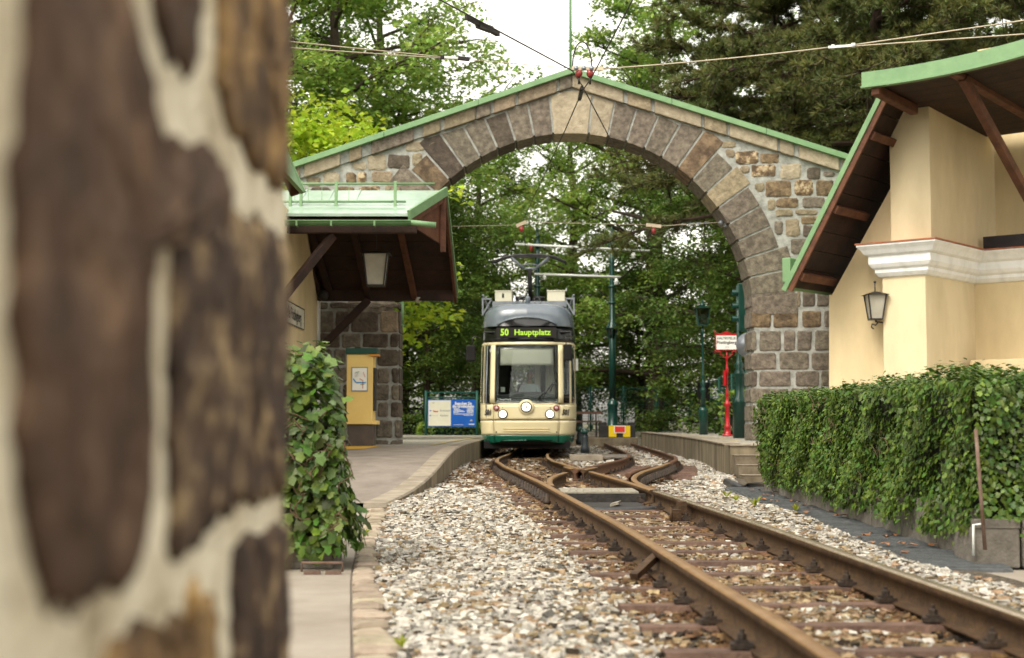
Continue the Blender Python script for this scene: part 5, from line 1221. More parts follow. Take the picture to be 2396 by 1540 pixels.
# tram stop sign
SY = 38.0; c = px(1702.5, 1020, SY); c.z = ZR
ss = thing('stop_sign', c, 'red cast iron tram stop sign with white name panel on ornate post', 'sign')
H = px(1702, 823, SY).z - ZR
MB().lathe(c, [(0.144, 0), (0.144, .04), (0.086, .06), (0.079, .22), (0.094, .24), (0.086, .28), (0.061, .32), (0.054, .78), (0.086, .82), (0.086, .88), (0.043, .93), (0.036, 1.08), (0.050, 1.11), (0.036, 1.16), (0.025, 1.3), (0.025, H - .62), (0.040, H - .58), (0.040, H - .42), (0.025, H - .38), (0.025, H - .2), (0.036, H - .17), (0.022, H - .1), (0.029, H)], 14).build('post', 'sign_red', ss)
zp0, zp1 = px(1702, 820, SY).z, px(1702, 783, SY).z; xp0, xp1 = px(1673, 800, SY).x, px(1725, 800, SY).x
pn = MB().box((xp0 + .02, SY - .06, zp0 + .02), (xp1 - .02, SY - .03, zp1 - .02)).build('panel', 'sign_white', ss)
for a, c_ in (((xp0, zp0), (xp1, zp0 + .022)), ((xp0, zp1 - .022), (xp1, zp1)), ((xp0, zp0 + .022), (xp0 + .022, zp1 - .022)), ((xp1 - .022, zp0 + .022), (xp1, zp1 - .022))): MB().box((a[0], SY - .07, a[1]), (c_[0], SY - .02, c_[1])).build('frame_bar', 'sign_red', ss)
b = MB(); xm = (xp0 + xp1) / 2
b.prism([(xp0 - .02, SY - .06, zp1), (xp0 + .06, SY - .06, zp1 + .028), (xm - .14, SY - .06, zp1 + .03), (xm, SY - .06, zp1 + .09), (xm + .14, SY - .06, zp1 + .03), (xp1 - .06, SY - .06, zp1 + .028), (xp1 + .02, SY - .06, zp1)], (0, .03, 0))
for X_ in (xp0, xp1): b.tube([(X_, SY - .045, zp1 - .02), (X_, SY - .045, zp1 + .11)], .014, 6); b.tube([(X_, SY - .045, zp0 + .02), (X_, SY - .045, zp0 - .08)], .014, 6)
b.build('crest', 'sign_red', ss)
b = MB()
for s_ in (-1, 1):
    b.tube([(xm + s_ * .03, SY - .045, zp0 - .22), (xm + s_ * .10, SY - .045, zp0 - .14), (xm + s_ * .17, SY - .045, zp0 - .10), (xm + s_ * .14, SY - .045, zp0 - .05), (xm + s_ * .24, SY - .045, zp0 - .01)], .016, 6); b.tube([(xm + s_ * .20, SY - .045, zp0), (xm + s_ * .24, SY - .045, zp0 - .07), (xm + s_ * .28, SY - .045, zp0)], .012, 6)
b.build('scrollwork', 'sign_red', ss)
MB().box((xm - .09, SY - .1, ZR + 1.35), (xm - .03, SY + .02, ZR + 1.75)).build('timetable_box', 'sign_red', ss)
lettering('HALTESTELLE', .088, (xm, SY - .064, zp1 - .105), (1, 0, 0), UP, 'ink', pn, bold=.002, stretch=.93); lettering('Pöstlingberg', .115, (xm, SY - .064, (zp0 + zp1) / 2 - .005), (1, 0, 0), UP, 'ink', pn, bold=.0025, stretch=.92); lettering('519 m', .045, (xm + .01, SY - .064, zp0 + .085), (1, 0, 0), UP, 'ink', pn)
# signal post, half hidden by the pier
GY = 34.0; c = px(1731, 1020, GY); c.z = ZR
sg = thing('signal_post', c, 'dark green signal post with hooded lamps half hidden by the right pier', 'signal'); Hs = px(1731, 668, GY).z - ZR
MB().lathe(c, [(.16, 0), (.16, .80), (.18, .84), (.16, .92), (.11, 1.0), (.10, 1.45), (.13, 1.5), (.13, 1.56), (.08, 1.66), (.12, 1.75), (.07, 1.82), (.055, 2.0), (.05, Hs)], 14).build('post', 'pole_green', sg)
xb_ = px(1726, 700, GY).x
MB().box((xb_ , GY - .14, px(1731, 776, GY).z), (xb_ + .22, GY + .14, px(1731, 664, GY).z)).build('signal_case', 'pole_green', sg, bevel=.02)
for y in (686, 717, 747):
    z = px(1720, y, GY).z; b = MB(); rows = []
    for X_ in (xb_ + .01, xb_ - .14): rows.append([Vector((X_, GY + .085 * math.cos(a), z + .085 * math.sin(a))) for a in np.linspace(-.5, math.pi + .5, 12)])
    b.grid(rows); o_ = b.build('hood', 'pole_green', sg, fix=False); MB().lathe((xb_ - .005, GY, z), [(.08, 0), (.07, .012)], 14, axis=(-1, 0, 0)).build('lens', 'dark_metal', sg)
c = px(1752, 808, 31.5); ds = thing('round_sign', (c.x, 31.5, ZR), 'round grey sign seen from behind, half hidden by the right pier', 'sign')
MB().lathe((c.x, 31.5, c.z), [(.27, 0), (.285, .01), (.285, .02)], 28, axis=(0, -1, 0)).build('disc', 'grey_metal', ds); MB().tube([(c.x, 31.54, ZR), (c.x, 31.54, c.z + .2)], .03, 8).build('post', 'grey_metal', ds)

# buffer stop
BY = 51.6; sB = BY / FPX; bz = CZ - .60
x0, x1 = px(1403, 1010, BY).x, px(1487, 1010, BY).x
bs = thing('buffer_stop', ((x0 + x1) / 2, BY, bz), 'black buffer stop with yellow blocks and red panel at the track end', 'buffer stop')
zq = px(1440, 996, BY).z; xa, xb2, xc_, xd = px(1424.5, 1000, BY).x, px(1442, 1000, BY).x, px(1459, 1000, BY).x, px(1474.5, 1000, BY).x; xy1 = px(1442, 1000, BY).x
MB().box((x0, BY, bz), (x1, BY + .5, zq)).build('body', 'stop_black', bs, bevel=.02)
for X0_, X1_ in ((x0, px(1420, 1000, BY).x), (px(1470, 1000, BY).x, x1)): MB().box((X0_, BY + .06, zq), (X1_, BY + .5, px(1440, 988.5, BY).z)).build('shoulder', 'stop_black', bs)
ym = px(1440, 1010, BY).z
for X0_, X1_ in ((xa, px(1442, 1000, BY).x), (px(1458, 1000, BY).x, xd)):
    MB().box((X0_, BY - .02, bz + .02), (X1_, BY - .003, zq)).build('yellow_block', 'stop_yellow', bs)
MB().box((px(1436.5, 1000, BY).x, BY - .035, px(1440, 1013.5, BY).z), (px(1463.5, 1000, BY).x, BY - .022, zq)).build('white_border', 'sign_white', bs)
MB().box((px(1438.5, 1000, BY).x, BY - .045, px(1440, 1011.5, BY).z), (px(1461.5, 1000, BY).x, BY - .036, zq - .03)).build('red_panel', 'stop_red', bs)
# bollards on the timber crossing
tc_ = thing('timber_crossing', (2.0, 32, 0), 'grey timber boards laid beside the track right of the tram', 'boardwalk')
for k in range(6): MB().box((1.35, 30.8 + k * .62, .09 - .006 * k), (2.55 + .06 * k, 31.38 + k * .62, .13 - .006 * k)).build('plank', 'timber_grey', tc_, bevel=.008)
tag(MB().box((1.16, 28.6, .10), (1.82, 28.9, .22)).build('concrete_block', 'concrete', bevel=.01), 'short low concrete block lying in the ballast by the bollards', 'block')
for (x, yb, Y, lab) in ((1368.5, 1060, 32.5, 'dark ribbed bollard on the timber boards, the nearer of the pair'), (1357, 1041, 36.0, 'dark ribbed bollard nearer the tram, behind its twin')):
    c = px(x, yb, Y); ht = px(x, 1003 if Y < 33 else 997, Y).z - c.z; o = thing('bollard', c, lab, 'bollard', 'bollards right of the tram')
    MB().lathe(c, [(.10, 0), (.10, .12), (.082, .15), (.078, .3), (.072, ht * .6), (.066, ht - .12)], 14).build('shaft', 'bollard', o); MB().lathe(c + UP * (ht - .12), [(.075, 0), (.085, .03), (.085, .07), (.065, .11), (.02, .13)], 14).build('cap', 'pole_green', o)
    for k in range(6): MB().lathe(c + UP * (.22 + k * .06), [(.078 - k * .002, 0), (.084 - k * .002, .01), (.078 - k * .002, .02)], 14).build('ring', 'bollard', o)
# bench
NY = 51.9; bn = thing('bench', px(1375, 1016, NY), 'brown wooden bench beside the buffer stop, partly behind the tram', 'bench')
for y0, y1 in ((962.5, 969),): MB().box((px(1318, 960, NY).x, NY + .4, px(1350, y1, NY).z), (px(1411, 960, NY).x, NY + .44, px(1350, y0, NY).z)).build('backrest', 'bench_wood', bn)
MB().box((px(1318, 960, NY).x, NY, px(1350, 988.5, NY).z), (px(1408, 960, NY).x, NY + .42, px(1350, 984.5, NY).z)).build('seat', 'bench_wood', bn)
for x in (1325, 1396):
    X_ = px(x, 960, NY).x; MB().box((X_ - .03, NY + .1, CZ - .6), (X_ + .03, NY + .16, px(1350, 988.5, NY).z)).build('leg', 'dark_metal', bn); MB().bar((X_, NY + .38, CZ - .6), (X_, NY + .46, px(1350, 963, NY).z), .05, .05).build('leg', 'dark_metal', bn)

# ------------------------------------------------------------------ fences
def mesh_fence(name, a, b_, zb_, h, npan, label, posts=True, sub=None):
    a = Vector((*a, zb_)); b_ = Vector((*b_, zb_)); o = thing(name, a, label, 'fence'); d = (b_ - a) / npan; dn = d.normalized()
    for k in range(npan + 1):
        p = a + d * k; MB().tube([p, p + UP * (h + .08)], .045, 8).build('post', 'fence_green', o)
    for k in range(npan):
        p, q = a + d * k + dn * .09, a + d * (k + 1) - dn * .09; b = MB()
        for z in (.06, h): b.bar(p + UP * z, q + UP * z, .03, .04)
        for s_ in (p, q): b.bar(s_ + UP * .06, s_ + UP * h, .03, .04)
        b.build('panel_frame', 'fence_green', o); b = MB(); L = (q - p).length
        nv = int(L / .20); nh = int(h / .11)
        for i in range(1, nv): b.bar(p.lerp(q, i / nv) + UP * .06, p.lerp(q, i / nv) + UP * h, .007, .007)
        for i in range(1, nh): b.bar(p + UP * (.06 + (h - .06) * i / nh), q + UP * (.06 + (h - .06) * i / nh), .009, .009)
        b.build('wire_mesh', 'fence_green', o)
    return o
FY = 57.0; fx = px(1613, 960, FY).x; zf0 = px(1400, 1010, FY).z; hf = px(1400, 908, FY).z - zf0
mesh_fence('mesh_fence', (px(1228, 960, FY).x, FY), (fx, FY), zf0, hf, 5, 'green wire mesh fence across the back behind the buffer stop')
rf = mesh_fence('mesh_fence', (fx + .05, FY - .1), (px(1748, 960, 40).x, 40), ZR, px(1748, 872, 40).z - ZR, 5, 'green wire mesh fence receding along the right platform')
xx = px(1650, 960, 50).x; MB().box((xx - .25, 50, ZR + .1), (xx + .18, 50.05, ZR + 1.75)).build('dark_screen', 'tar_board', rf)
# information board on its own fence frame
IY = 47.0; zi = .43
ib = thing('information_board', (px(1056, 1000, IY).x, IY, zi), 'blue and cream visitor information board in a green frame left of the tram', 'information board')
for x in (996.5, 1116): p = px(x, 960, IY); MB().tube([(p.x, IY, zi - .3), (p.x, IY, px(x, 914, IY).z)], .045, 8).build('post', 'fence_green', ib)
for y in (918, 930): MB().bar((px(997, 900, IY).x, IY + .03, px(1000, y, IY).z), (px(1116, 900, IY).x, IY + .03, px(1000, y, IY).z), .03, .04).build('rail', 'fence_green', ib)
for k in range(18): X_ = px(1000 + k * 6.4, 900, IY).x; MB().bar((X_, IY + .05, zi), (X_, IY + .05, px(1000, 918, IY).z), .008, .008).build('wire', 'fence_green', ib)
def ir(x0, x1, y0, y1, d, m, nm, par, bev=0): return MB().box((px(x0, 960, IY).x, IY - d, px(1050, y1, IY).z), (px(x1, 960, IY).x, IY - d + .012, px(1050, y0, IY).z)).build(nm, m, par, bevel=bev)
pnl = ir(1000.5, 1113.5, 934.5, 998.5, .02, 'board_blue', 'panel', ib); crm = ir(1002.5, 1055, 937, 996.5, .034, 'board_cream', 'cream_sheet', ib)
wpt = lambda x, y: px(x, y, IY) + Vector((0, -.05, 0))
lettering('Besuchen Sie', .135, px(1084, 944.5, IY) + Vector((0, -.026, 0)), (1, 0, 0), UP, 'print_white', pnl, bold=.004, stretch=.78); lettering('die Grottenbahn', .135, px(1084, 951, IY) + Vector((0, -.026, 0)), (1, 0, 0), UP, 'print_white', pnl, bold=.004, stretch=.78)
for y, w1, w2 in ((955.5, 14, 16), (958, 16, 16), (960.3, 24, 16), (962.6, 27, 16), (965, 12, 16), (968.6, 47, 0)):
    ir(1061, 1061 + w1, y, y + 1.1, .025, 'print_white', 'text_line', pnl)
    if w2: ir(1092, 1092 + w2, y, y + 1.1, .025, 'print_white', 'text_line', pnl)
ir(1085, 1107, 971.6, 972.6, .025, 'print_white', 'text_line', pnl); ir(1061, 1084, 993.6, 994.3, .025, 'print_white', 'text_line', pnl); ir(1097, 1110, 992, 993.6, .025, 'print_white', 'text_line', pnl)
b = MB(); b.lathe(px(1103, 985, IY) + Vector((0, -.02, 0)), [(.045, 0), (.045, .006)], 12, axis=(0, -1, 0)); b.build('badge', 'print_grey', pnl)
lettering('Grottenbahn', .085, px(1041.5, 961, IY) + Vector((0, -.036, 0)), (1, 0, 0), UP, 'print_grey', crm, bold=.003, stretch=.8); lettering('Rundgang', .085, px(1039.5, 972.5, IY) + Vector((0, -.036, 0)), (1, 0, 0), UP, 'print_grey', crm, bold=.003, stretch=.8)
for y in (961, 972.5):
    p = px(1007.5, y, IY) + Vector((0, -.037, 0)); MB().add([p + Vector((-.04, 0, 0)), p + Vector((0, 0, .03)), p + Vector((0, 0, .012)), p + Vector((.03, 0, .012)), p + Vector((.03, 0, -.012)), p + Vector((0, 0, -.012)), p + Vector((0, 0, -.03))], [(0, 1, 2, 3, 4, 5, 6)]).build('arrow', 'board_blue', crm, fix=False)
p = px(1019, 961.5, IY) + Vector((0, -.037, 0)); MB().add([p + Vector(q) for q in ((-.09, 0, .03), (-.06, 0, -.04), (.07, 0, -.045), (.10, 0, .0), (.03, 0, -.01), (-.03, 0, .0))], [(0, 1, 2, 3, 4, 5)]).build('pictogram', 'print_red', crm, fix=False)
for k in range(5): ir(1013 + k * 2.6, 1014.4 + k * 2.6, 971.5 + (k % 2) * 1.2, 972.6 + (k % 2) * 1.2, .037, 'print_grey', 'pictogram', crm)
ir(1011.5, 1016.5, 942, 943.6, .037, 'print_grey', 'pictogram', crm)

# ------------------------------------------------------------------ overhead wires
def wire(name, pts, r, m, label, sag=0.0, n=14):
    P = []
    for a, c_ in zip(pts[:-1], pts[1:]):
        a, c_ = Vector(a), Vector(c_)
        for k in range(n): t = k / n; P.append(a.lerp(c_, t) - UP * sag * 4 * t * (1 - t))
    P.append(Vector(pts[-1])); b = MB(); b.tube(P, r, 6)
    return tag(b.build(name, m), label, 'wire')
def wz(x, y, z): return gz(x, y, CZ + z)     # a point of the wire at height z above the lens
I1, I2 = px(1357, 176, 18.4), px(1385, 178, 18.4)
wire('contact_wire', [px(1480, 0, 14.6) + Vector((.55, -4, .1)), px(1480, 0, 14.6), px(1384, 182, 18.4), px(1362, 214, 19.2), px(1322, 305, 22.2), px(1222, 520, 30.5), px(1233, 596, 37.5)], .009, 'wire_dark', 'dark contact wire running from upper right down to the pantograph')
wire('contact_wire', [px(1030, 0, 14.6) + Vector((-1.0, -4, .1)), px(1030, 0, 14.6), px(1340, 166, 18.3), px(1362, 200, 19.2), px(1424, 318, 22.6), px(1527, 532, 30.6), px(1503, 600, 50)], .009, 'wire_dark', 'dark contact wire crossing from upper left through the arch')
# splice clamps on the left wire
o = bpy.data.objects['contact_wire.001']
b = MB(); p, q = px(1118, 58, 15.6), px(1150, 70, 16.0); b.bar(p, q, .06, .07); b.bar(px(1090, 40, 15.3), px(1120, 55, 15.6), .03, .05)
b.bar(px(1140, 66, 15.9), px(1165, 80, 16.2), .05, .05); b.build('splice_clamp', 'wire_dark', o)
b = MB(); b.tube([px(1362, 205, 19.2), px(1356, 232, 19.8)], .03, 6); b.build('crossing_clamp', 'wire_dark', o)
# upper span wire with insulators
si = thing('span_insulator', px(1372, 165, 18.4), 'pale wooden strain bar with two red insulators above the arch peak', 'insulator')
MB().bar(px(1338, 160, 18.4), px(1412, 161, 18.4), .035, .05).build('strain_bar', 'wood_arm', si)
for x in (1348, 1366, 1384): MB().lathe(px(x, 160, 18.36), [(.03, 0), (.03, .03)], 10, axis=(0, -1, 0)).build('bolt', 'grey_metal', si)
for x in (1354.5, 1380.5):
    p = px(x, 176, 18.4); MB().lathe(p, [(.02, -.03), (.042, -.01), (.050, .03), (.042, .05), (.025, .065)], 14).build('insulator', 'insul_red', si); MB().tube([p - UP * .02, p - UP * .12], .016, 6).build('hanger', 'wire_dark', si)
wire('span_wire', [px(1412, 161, 18.4), px(1940, 111, 17.4)], .009, 'wire_light', 'pale span wire running right from the insulators above the arch', .02)
wire('span_wire', [px(2000, 105, 17.3), px(2396, 48, 16.4), px(2396, 48, 16.4) + Vector((1.2, -.5, .22))], .009, 'wire_light', 'upper of two pale wires at the top right corner')
wire('span_wire', [px(2000, 108, 17.3), px(2396, 80, 16.4), px(2396, 80, 16.4) + Vector((1.2, -.5, .1))], .009, 'wire_light', 'lower of two pale wires at the top right corner')
b = MB(); b.bar(px(1938, 111, 17.4), px(2002, 106, 17.3), .03, .03); b.lathe(px(1945, 110, 17.4), [(.03, 0), (.03, .04)], 8, axis=(1, 0, 0)); b.lathe(px(1993, 106, 17.3), [(.03, 0), (.03, .04)], 8, axis=(1, 0, 0)); tag(b.build('turnbuckle', 'pipe_white'), 'metal turnbuckle joining the wires at the upper right', 'turnbuckle')
wire('span_wire', [px(664, 96, 17.6) + Vector((-2, 0, .05)), px(664, 96, 17.6), px(1030, 133, 18.2)], .008, 'wire_light', 'upper of two pale wires before the trees at left')
wire('span_wire', [px(664, 111, 17.6) + Vector((-2, 0, .05)), px(664, 111, 17.6), px(1030, 136, 18.2)], .008, 'wire_light', 'lower of two pale wires before the trees at left')
wire('span_wire', [px(1098, 140, 18.3), px(1338, 160, 18.4)], .005, 'wire_light', 'thin pale wire from the left turnbuckle to the insulators')
b = MB(); b.bar(px(1040, 134, 18.2), px(1072, 136, 18.25), .025, .03); o = tag(b.build('turnbuckle', 'pipe_white'), 'turnbuckle with dark ends on the wires before the left trees', 'turnbuckle')
for xa, ya, xb3, yb3 in ((1025, 134, 1042, 135), (1072, 136, 1098, 139)): MB().bar(px(xa, ya, 18.22), px(xb3, yb3, 18.26), .05, .045).build('dark_end', 'wire_dark', o)
b = MB(); P = [px(1342 + 20 - 22 * math.cos(t), 160 - 62 * math.sin(t) ** .8 if 0 < t < math.pi else 160, 18.4) for t in np.linspace(0.02, math.pi - .02, 14)]; b.tube(P, .010, 6); tag(b.build('jumper_cable', 'wire_dark'), 'black looped jumper cable above the red insulators', 'cable')
# lower span wire under the arch
SWY = 30.0
wire('span_wire', [px(935, 532, SWY), px(1200, 527, SWY)], .007, 'wire_light', 'thin wire under the arch from the left pier to the first insulator')
wire('span_wire', [px(1232, 520, SWY), px(1513, 526, SWY)], .007, 'wire_light', 'thin wire under the arch between the two small insulators')
wire('span_wire', [px(1546, 529, SWY), px(1690, 520, 29.4)], .009, 'wire_light', 'short chained wire from the second insulator to the right pier')
for xa, ya, xb3, yb3, lab in ((1208, 529, 1232, 519, 'small wooden strain bar with red insulator left under the arch'), (1512, 526, 1547, 530, 'small wooden strain bar with red insulator right under the arch')):
    p, q = px(xa, ya, SWY), px(xb3, yb3, SWY); b = MB(); b.bar(p, q, .04, .07); o = tag(b.build('strain_bar', 'wood_arm'), lab, 'insulator', 'insulators under the arch')
    m_ = (p + q) / 2; MB().lathe(m_ - UP * .14, [(.02, -.04), (.045, .0), (.05, .04), (.03, .09)], 12).build('insulator', 'insul_red', o)
for k in range(4): 
    p = px(1600 + k * 18, 525.5 - k * 1.4, 29.8 - .1 * k); b = MB(); b.tube([p + Vector((.06 * math.cos(t), 0, .018 * math.sin(t))) for t in np.linspace(0, 2 * math.pi, 10)], .008, 5)
    b.build('chain_link', 'grey_metal', bpy.data.objects['span_wire.007'] if 'span_wire.007' in bpy.data.objects else None)

# ------------------------------------------------------------------ ivy hedges
LEAF = np.array([(0, 0), (-.46, .04), (-.27, .30), (-.36, .60), (0, 1.0), (.36, .60), (.27, .30), (.46, .04)])
def leaf_local(cup=.12):
    V = np.array([(0, .34, .0)] + [(x, y, -cup * (x * x * 1.4 + (y - .34) ** 2 * .6)) for x, y in LEAF]); n = len(LEAF)
    F = np.array([(0, 1 + i, 1 + (i + 1) % n) for i in range(n)]); return V, F
LV, LF = leaf_local()
def frames(N, tipdir):
    N /= np.linalg.norm(N, axis=1)[:, None]; T = tipdir - N * (tipdir * N).sum(1)[:, None]; T /= np.linalg.norm(T, axis=1)[:, None] + 1e-9
    X = np.cross(T, N); return X, T, N
def leaves(P, N, tip, size):
    X, T, Z = frames(N, tip); n = len(P)
    V = P[:, None] + size[:, None, None] * (X[:, None] * LV[None, :, :1] + T[:, None] * LV[None, :, 1:2] + Z[:, None] * LV[None, :, 2:3])
    F = (LF[None] + (np.arange(n) * len(LV))[:, None, None]); return V.reshape(-1, 3), F.reshape(-1, 3), X, T, Z
ivy_me = bpy.data.meshes.new('ivy_leaf'); ivy_me.from_pydata([tuple(v) for v in LV], [], [tuple(f) for f in LF]); ivy_me.materials.append(MATS['ivy_part'])
def bulge(P):
    return .07 * np.sin(P[:, 0] * 3.1 + P[:, 1] * 2.3) * np.sin(P[:, 2] * 4.7 + P[:, 1] * 1.9) + .045 * np.sin(P[:, 1] * 7.3 + 1.3 * P[:, 0] * 5) * np.sin(P[:, 2] * 9.1 + 2)
def ivy(root, surfs, dens, s0, s1, near=300):
    PP, NN, TT, SS_ = [], [], [], []
    for (o, e1, e2, nrm, ragged, dm) in surfs:
        o, e1, e2, nrm = map(lambda q: np.array(q, float), (o, e1, e2, nrm)); ar = np.linalg.norm(np.cross(e1, e2)); n = int(ar * dens * dm)
        u, v = RNG.random(n), RNG.random(n)
        if ragged:                           # v=0 is the lower, trailing edge
            keep = v > ragged * (.35 + .65 * np.abs(np.sin(u * 9.0 + o[1]) * np.sin(u * 23.0 + 1))) * RNG.random(n) ** .5; u, v = u[keep], v[keep]
        P = o + u[:, None] * e1 + v[:, None] * e2; P = P + nrm * (bulge(P) + RNG.normal(0, .027, len(P)))[:, None]
        n = len(P); N = nrm + RNG.normal(0, .34, (n, 3)) + np.array([0, 0, .30]); tip = np.array([0, 0, -1.0]) + nrm * .25 + RNG.normal(0, .75, (n, 3))
        PP.append(P); NN.append(N); TT.append(tip); SS_.append(s0 + (s1 - s0) * RNG.random(n) ** 1.5)
    P, N, T_, Sz = map(np.vstack, (PP, NN, TT)) if False else (np.vstack(PP), np.vstack(NN), np.vstack(TT), np.concatenate(SS_))
    score = Sz / np.linalg.norm(P - np.array([0, 0, CZ]), axis=1); order = np.argsort(-score)
    # leave the ones right at the frame's side out of the single leaves
    big = order[:near]; rest = order[near:]
    V, F, *_ = leaves(P[rest], N[rest], T_[rest], Sz[rest]); c = np.array(FR[root.name])
    cl_ = .5 + .5 * np.sin(P[rest][:, 0] * 4.2 + P[rest][:, 1] * 3.1) * np.sin(P[rest][:, 2] * 6.3 + P[rest][:, 1] * 2.2)
    tint = np.clip(.25 + .5 * RNG.random(len(rest)) + .3 * (cl_ - .5), 0, 1); tint = np.where(RNG.random(len(rest)) < .10, 1.0, tint)
    me = np_mesh('foliage', V - c, F, np.repeat(tint, len(LF)), None, ('ivy',), smooth=True)
    link('foliage', me, None, root, c, kind='stuff')
    _, _, X, T2, Z = leaves(P[big], N[big], T_[big], Sz[big])
    for i, k in enumerate(big):
        o = bpy.data.objects.new('leaf', ivy_me); C.objects.link(o); o.parent = root
        M_ = Matrix(((X[i][0], T2[i][0], Z[i][0], P[k][0] - c[0]), (X[i][1], T2[i][1], Z[i][1], P[k][1] - c[1]), (X[i][2], T2[i][2], Z[i][2], P[k][2] - c[2]), (0, 0, 0, 1)))
        o.matrix_local = M_ @ Matrix.Scale(float(Sz[k]), 4)
ht = CZ + .27
ihr = thing('ivy_hedge', (3.4, 12, .05), 'long trimmed ivy hedge growing over concrete planters along the right side', 'hedge')
ya, yb = 8.45, 17.1; xa, xb = HX(ya), HX(yb)
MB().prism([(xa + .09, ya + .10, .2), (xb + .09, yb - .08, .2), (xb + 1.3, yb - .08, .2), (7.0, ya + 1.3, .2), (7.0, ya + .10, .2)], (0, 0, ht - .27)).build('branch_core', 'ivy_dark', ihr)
ivy(ihr, [((xa, ya, .13), (xb - xa, yb - ya, 0), (.02, 0, ht - .15), (-1, 0, .05), .20, 1.0),
          ((xa + .02, ya, .18), (3.4, 0, 0), (0, .03, ht - .20), (0, -1, .08), .25, 1.15),
          ((xa, ya, ht), (xb - xa, yb - ya, 0), (1.15, 0, .0), (0, 0, 1), 0, .75),
          ((xa + 1.1, ya, ht + .0), (2.6, 0, 0), (0, 1.3, 0), (0, 0, 1), 0, .7),
          ((xb, yb, .2), (1.1, .1, 0), (0, .02, ht - .22), (0, 1, .05), .2, .8)], 3100, .025, .050)
# trailing stems, dry leaves on the ground strip, leaning iron rod
b = MB()
for k in range(26):
    Y = random.uniform(ya, yb); z = random.uniform(.3, 1.05); p = Vector((HX(Y) - .05, Y, z)); pts = [p]
    for q in range(5): p = p + Vector((random.uniform(-.02, .02), random.uniform(.02, .12) * random.choice([-1, 1, 1]), random.uniform(-.06, .08))); pts.append(p)
    b.tube(pts, .0035, 4, cap=False)
b.build('stems', 'ivy_stem', ihr, kind='stuff')
for k in range(30):
    Y = random.uniform(8.5, 16.5); x = HX(Y) - random.uniform(.0, .36) ; s_ = random.uniform(.03, .06); a = random.uniform(0, 6.28); c = Vector((x, Y, .085 + .02 * (Y - 8.2) / 9)); b = MB()
    b.add([c + Vector((math.cos(a + t) * s_ * r_, math.sin(a + t) * s_ * r_, random.uniform(0, .018))) for t, r_ in zip(np.linspace(0, 5.6, 8), (1, .5, .9, .5, .95, .45, .85, .4))], [(0, 1, 2, 3, 4, 5, 6, 7)])
    tag(b.build('fallen_leaf', 'dead_leaf', fix=False), 'dry brown fallen leaf on the grey strip below the ivy hedge', 'fallen leaf', 'dry leaves under the hedge')
pr0, pr1 = px(2283, 1005, 8.28), px(2305, 1287, 8.22)
b = MB(); b.tube([pr0, pr1], .011, 6); tag(b.build('iron_rod', 'rust_rod'), 'thin rusty rod leaning against the near corner of the right hedge', 'rod')
def planter(p0, e1, e2, h, label, group):
    p0, e1, e2 = Vector(p0), Vector(e1), Vector(e2); o = thing('planter', p0, label, 'planter', group); t = .04; n1, n2 = e1.normalized(), e2.normalized()
    MB().prism([p0, p0 + e1, p0 + e1 + e2, p0 + e2], (0, 0, h - .03)).build('box', 'planter_concrete', o, bevel=.012)
    q = UP * (h - .03)
    for w in (n2 * .03, e2 - n2 * .03): MB().bar(p0 + q + w + UP * .02, p0 + e1 + q + w + UP * .02, .07, .05).build('rim', 'planter_concrete', o)
    return o
names = ['first', 'second', 'third', 'fourth', 'fifth', 'sixth', 'seventh', 'eighth', 'ninth']
for k in range(9):
    y0 = ya + .02 + k * .955; planter((HX(y0) + .03, y0, .05), (HX(y0 + .93) - HX(y0), .93, 0), (.45, 0, 0), .30 + .006 * k, 'grey concrete planter under the right hedge, %s from the near end' % names[k], 'planters along the right hedge')
px0 = px(2275, 1300, 8.35).x
for k, lab in enumerate(('front facing concrete planter box at the near corner of the right hedge', 'concrete planter at the right edge of the frame beside the corner planter', 'concrete planter beyond the right edge of the frame')):
    planter((px0 + .02 + k * .30 - (0 if k == 0 else .02), 8.36, .04), (.265 if k == 0 else .8, 0, 0), (0, .40, 0), .27, lab, 'planters at the front of the right hedge')
    if k: px0 += .55
b = MB(); P = [px(2278, 1300, 8.33), px(2278, 1228, 8.33), px(2300, 1226, 8.33)]; b.tube(P, .008, 6); tag(b.build('wire_hoop', 'pipe_white'), 'thin pale wire hoop on the corner planter', 'hoop')
sw = MB().box((px(2190, 1330, 8.1).x, 4, -.1), (9, 8.34, .035)).build('side_pavement', 'pavement'); tag(sw, kind='structure')
b = MB(); b.tube([gz(1700, 1128, .10), gz(1722, 1137, .09), gz(1750, 1140, .09), gz(1790, 1136, .09)], .05, 8); tag(b.build('drain_pipe', 'hose'), 'black plastic pipe at the foot of the platform steps', 'pipe')

# left ivy
ihl = thing('ivy_bush', (-1.6, 9, .05), 'dense ivy bush on a low planter in front of the left house', 'bush')
hz = CZ + .38; x0, x1 = -2.6, -.985
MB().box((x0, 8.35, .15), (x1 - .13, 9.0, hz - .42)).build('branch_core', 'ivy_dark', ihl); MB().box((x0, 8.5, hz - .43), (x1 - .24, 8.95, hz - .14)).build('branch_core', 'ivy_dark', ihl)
ivy(ihl, [((x0, 8.18, .10), (x1 - x0, 0, 0), (0, .0, hz - .45), (0, -1, .05), .12, 1.0), ((x0, 8.2, hz - .36), (x1 - x0 - .03, 0, 0), (-.06, .12, .38), (.1, -1, .5), 0, 1.1),
          ((x1, 8.2, .12), (-.03, .85, 0), (-.05, 0, hz - .50), (1, 0, .05), .15, .9), ((x1 - .02, 8.2, hz - .42), (-.03, .8, 0), (-.16, 0, .38), (1, 0, .8), 0, 1.0), ((x0, 8.3, hz), (x1 - x0 - .18, 0, 0), (0, .8, 0), (0, 0, 1), 0, .7)], 1250, .045, .092)
b = MB()
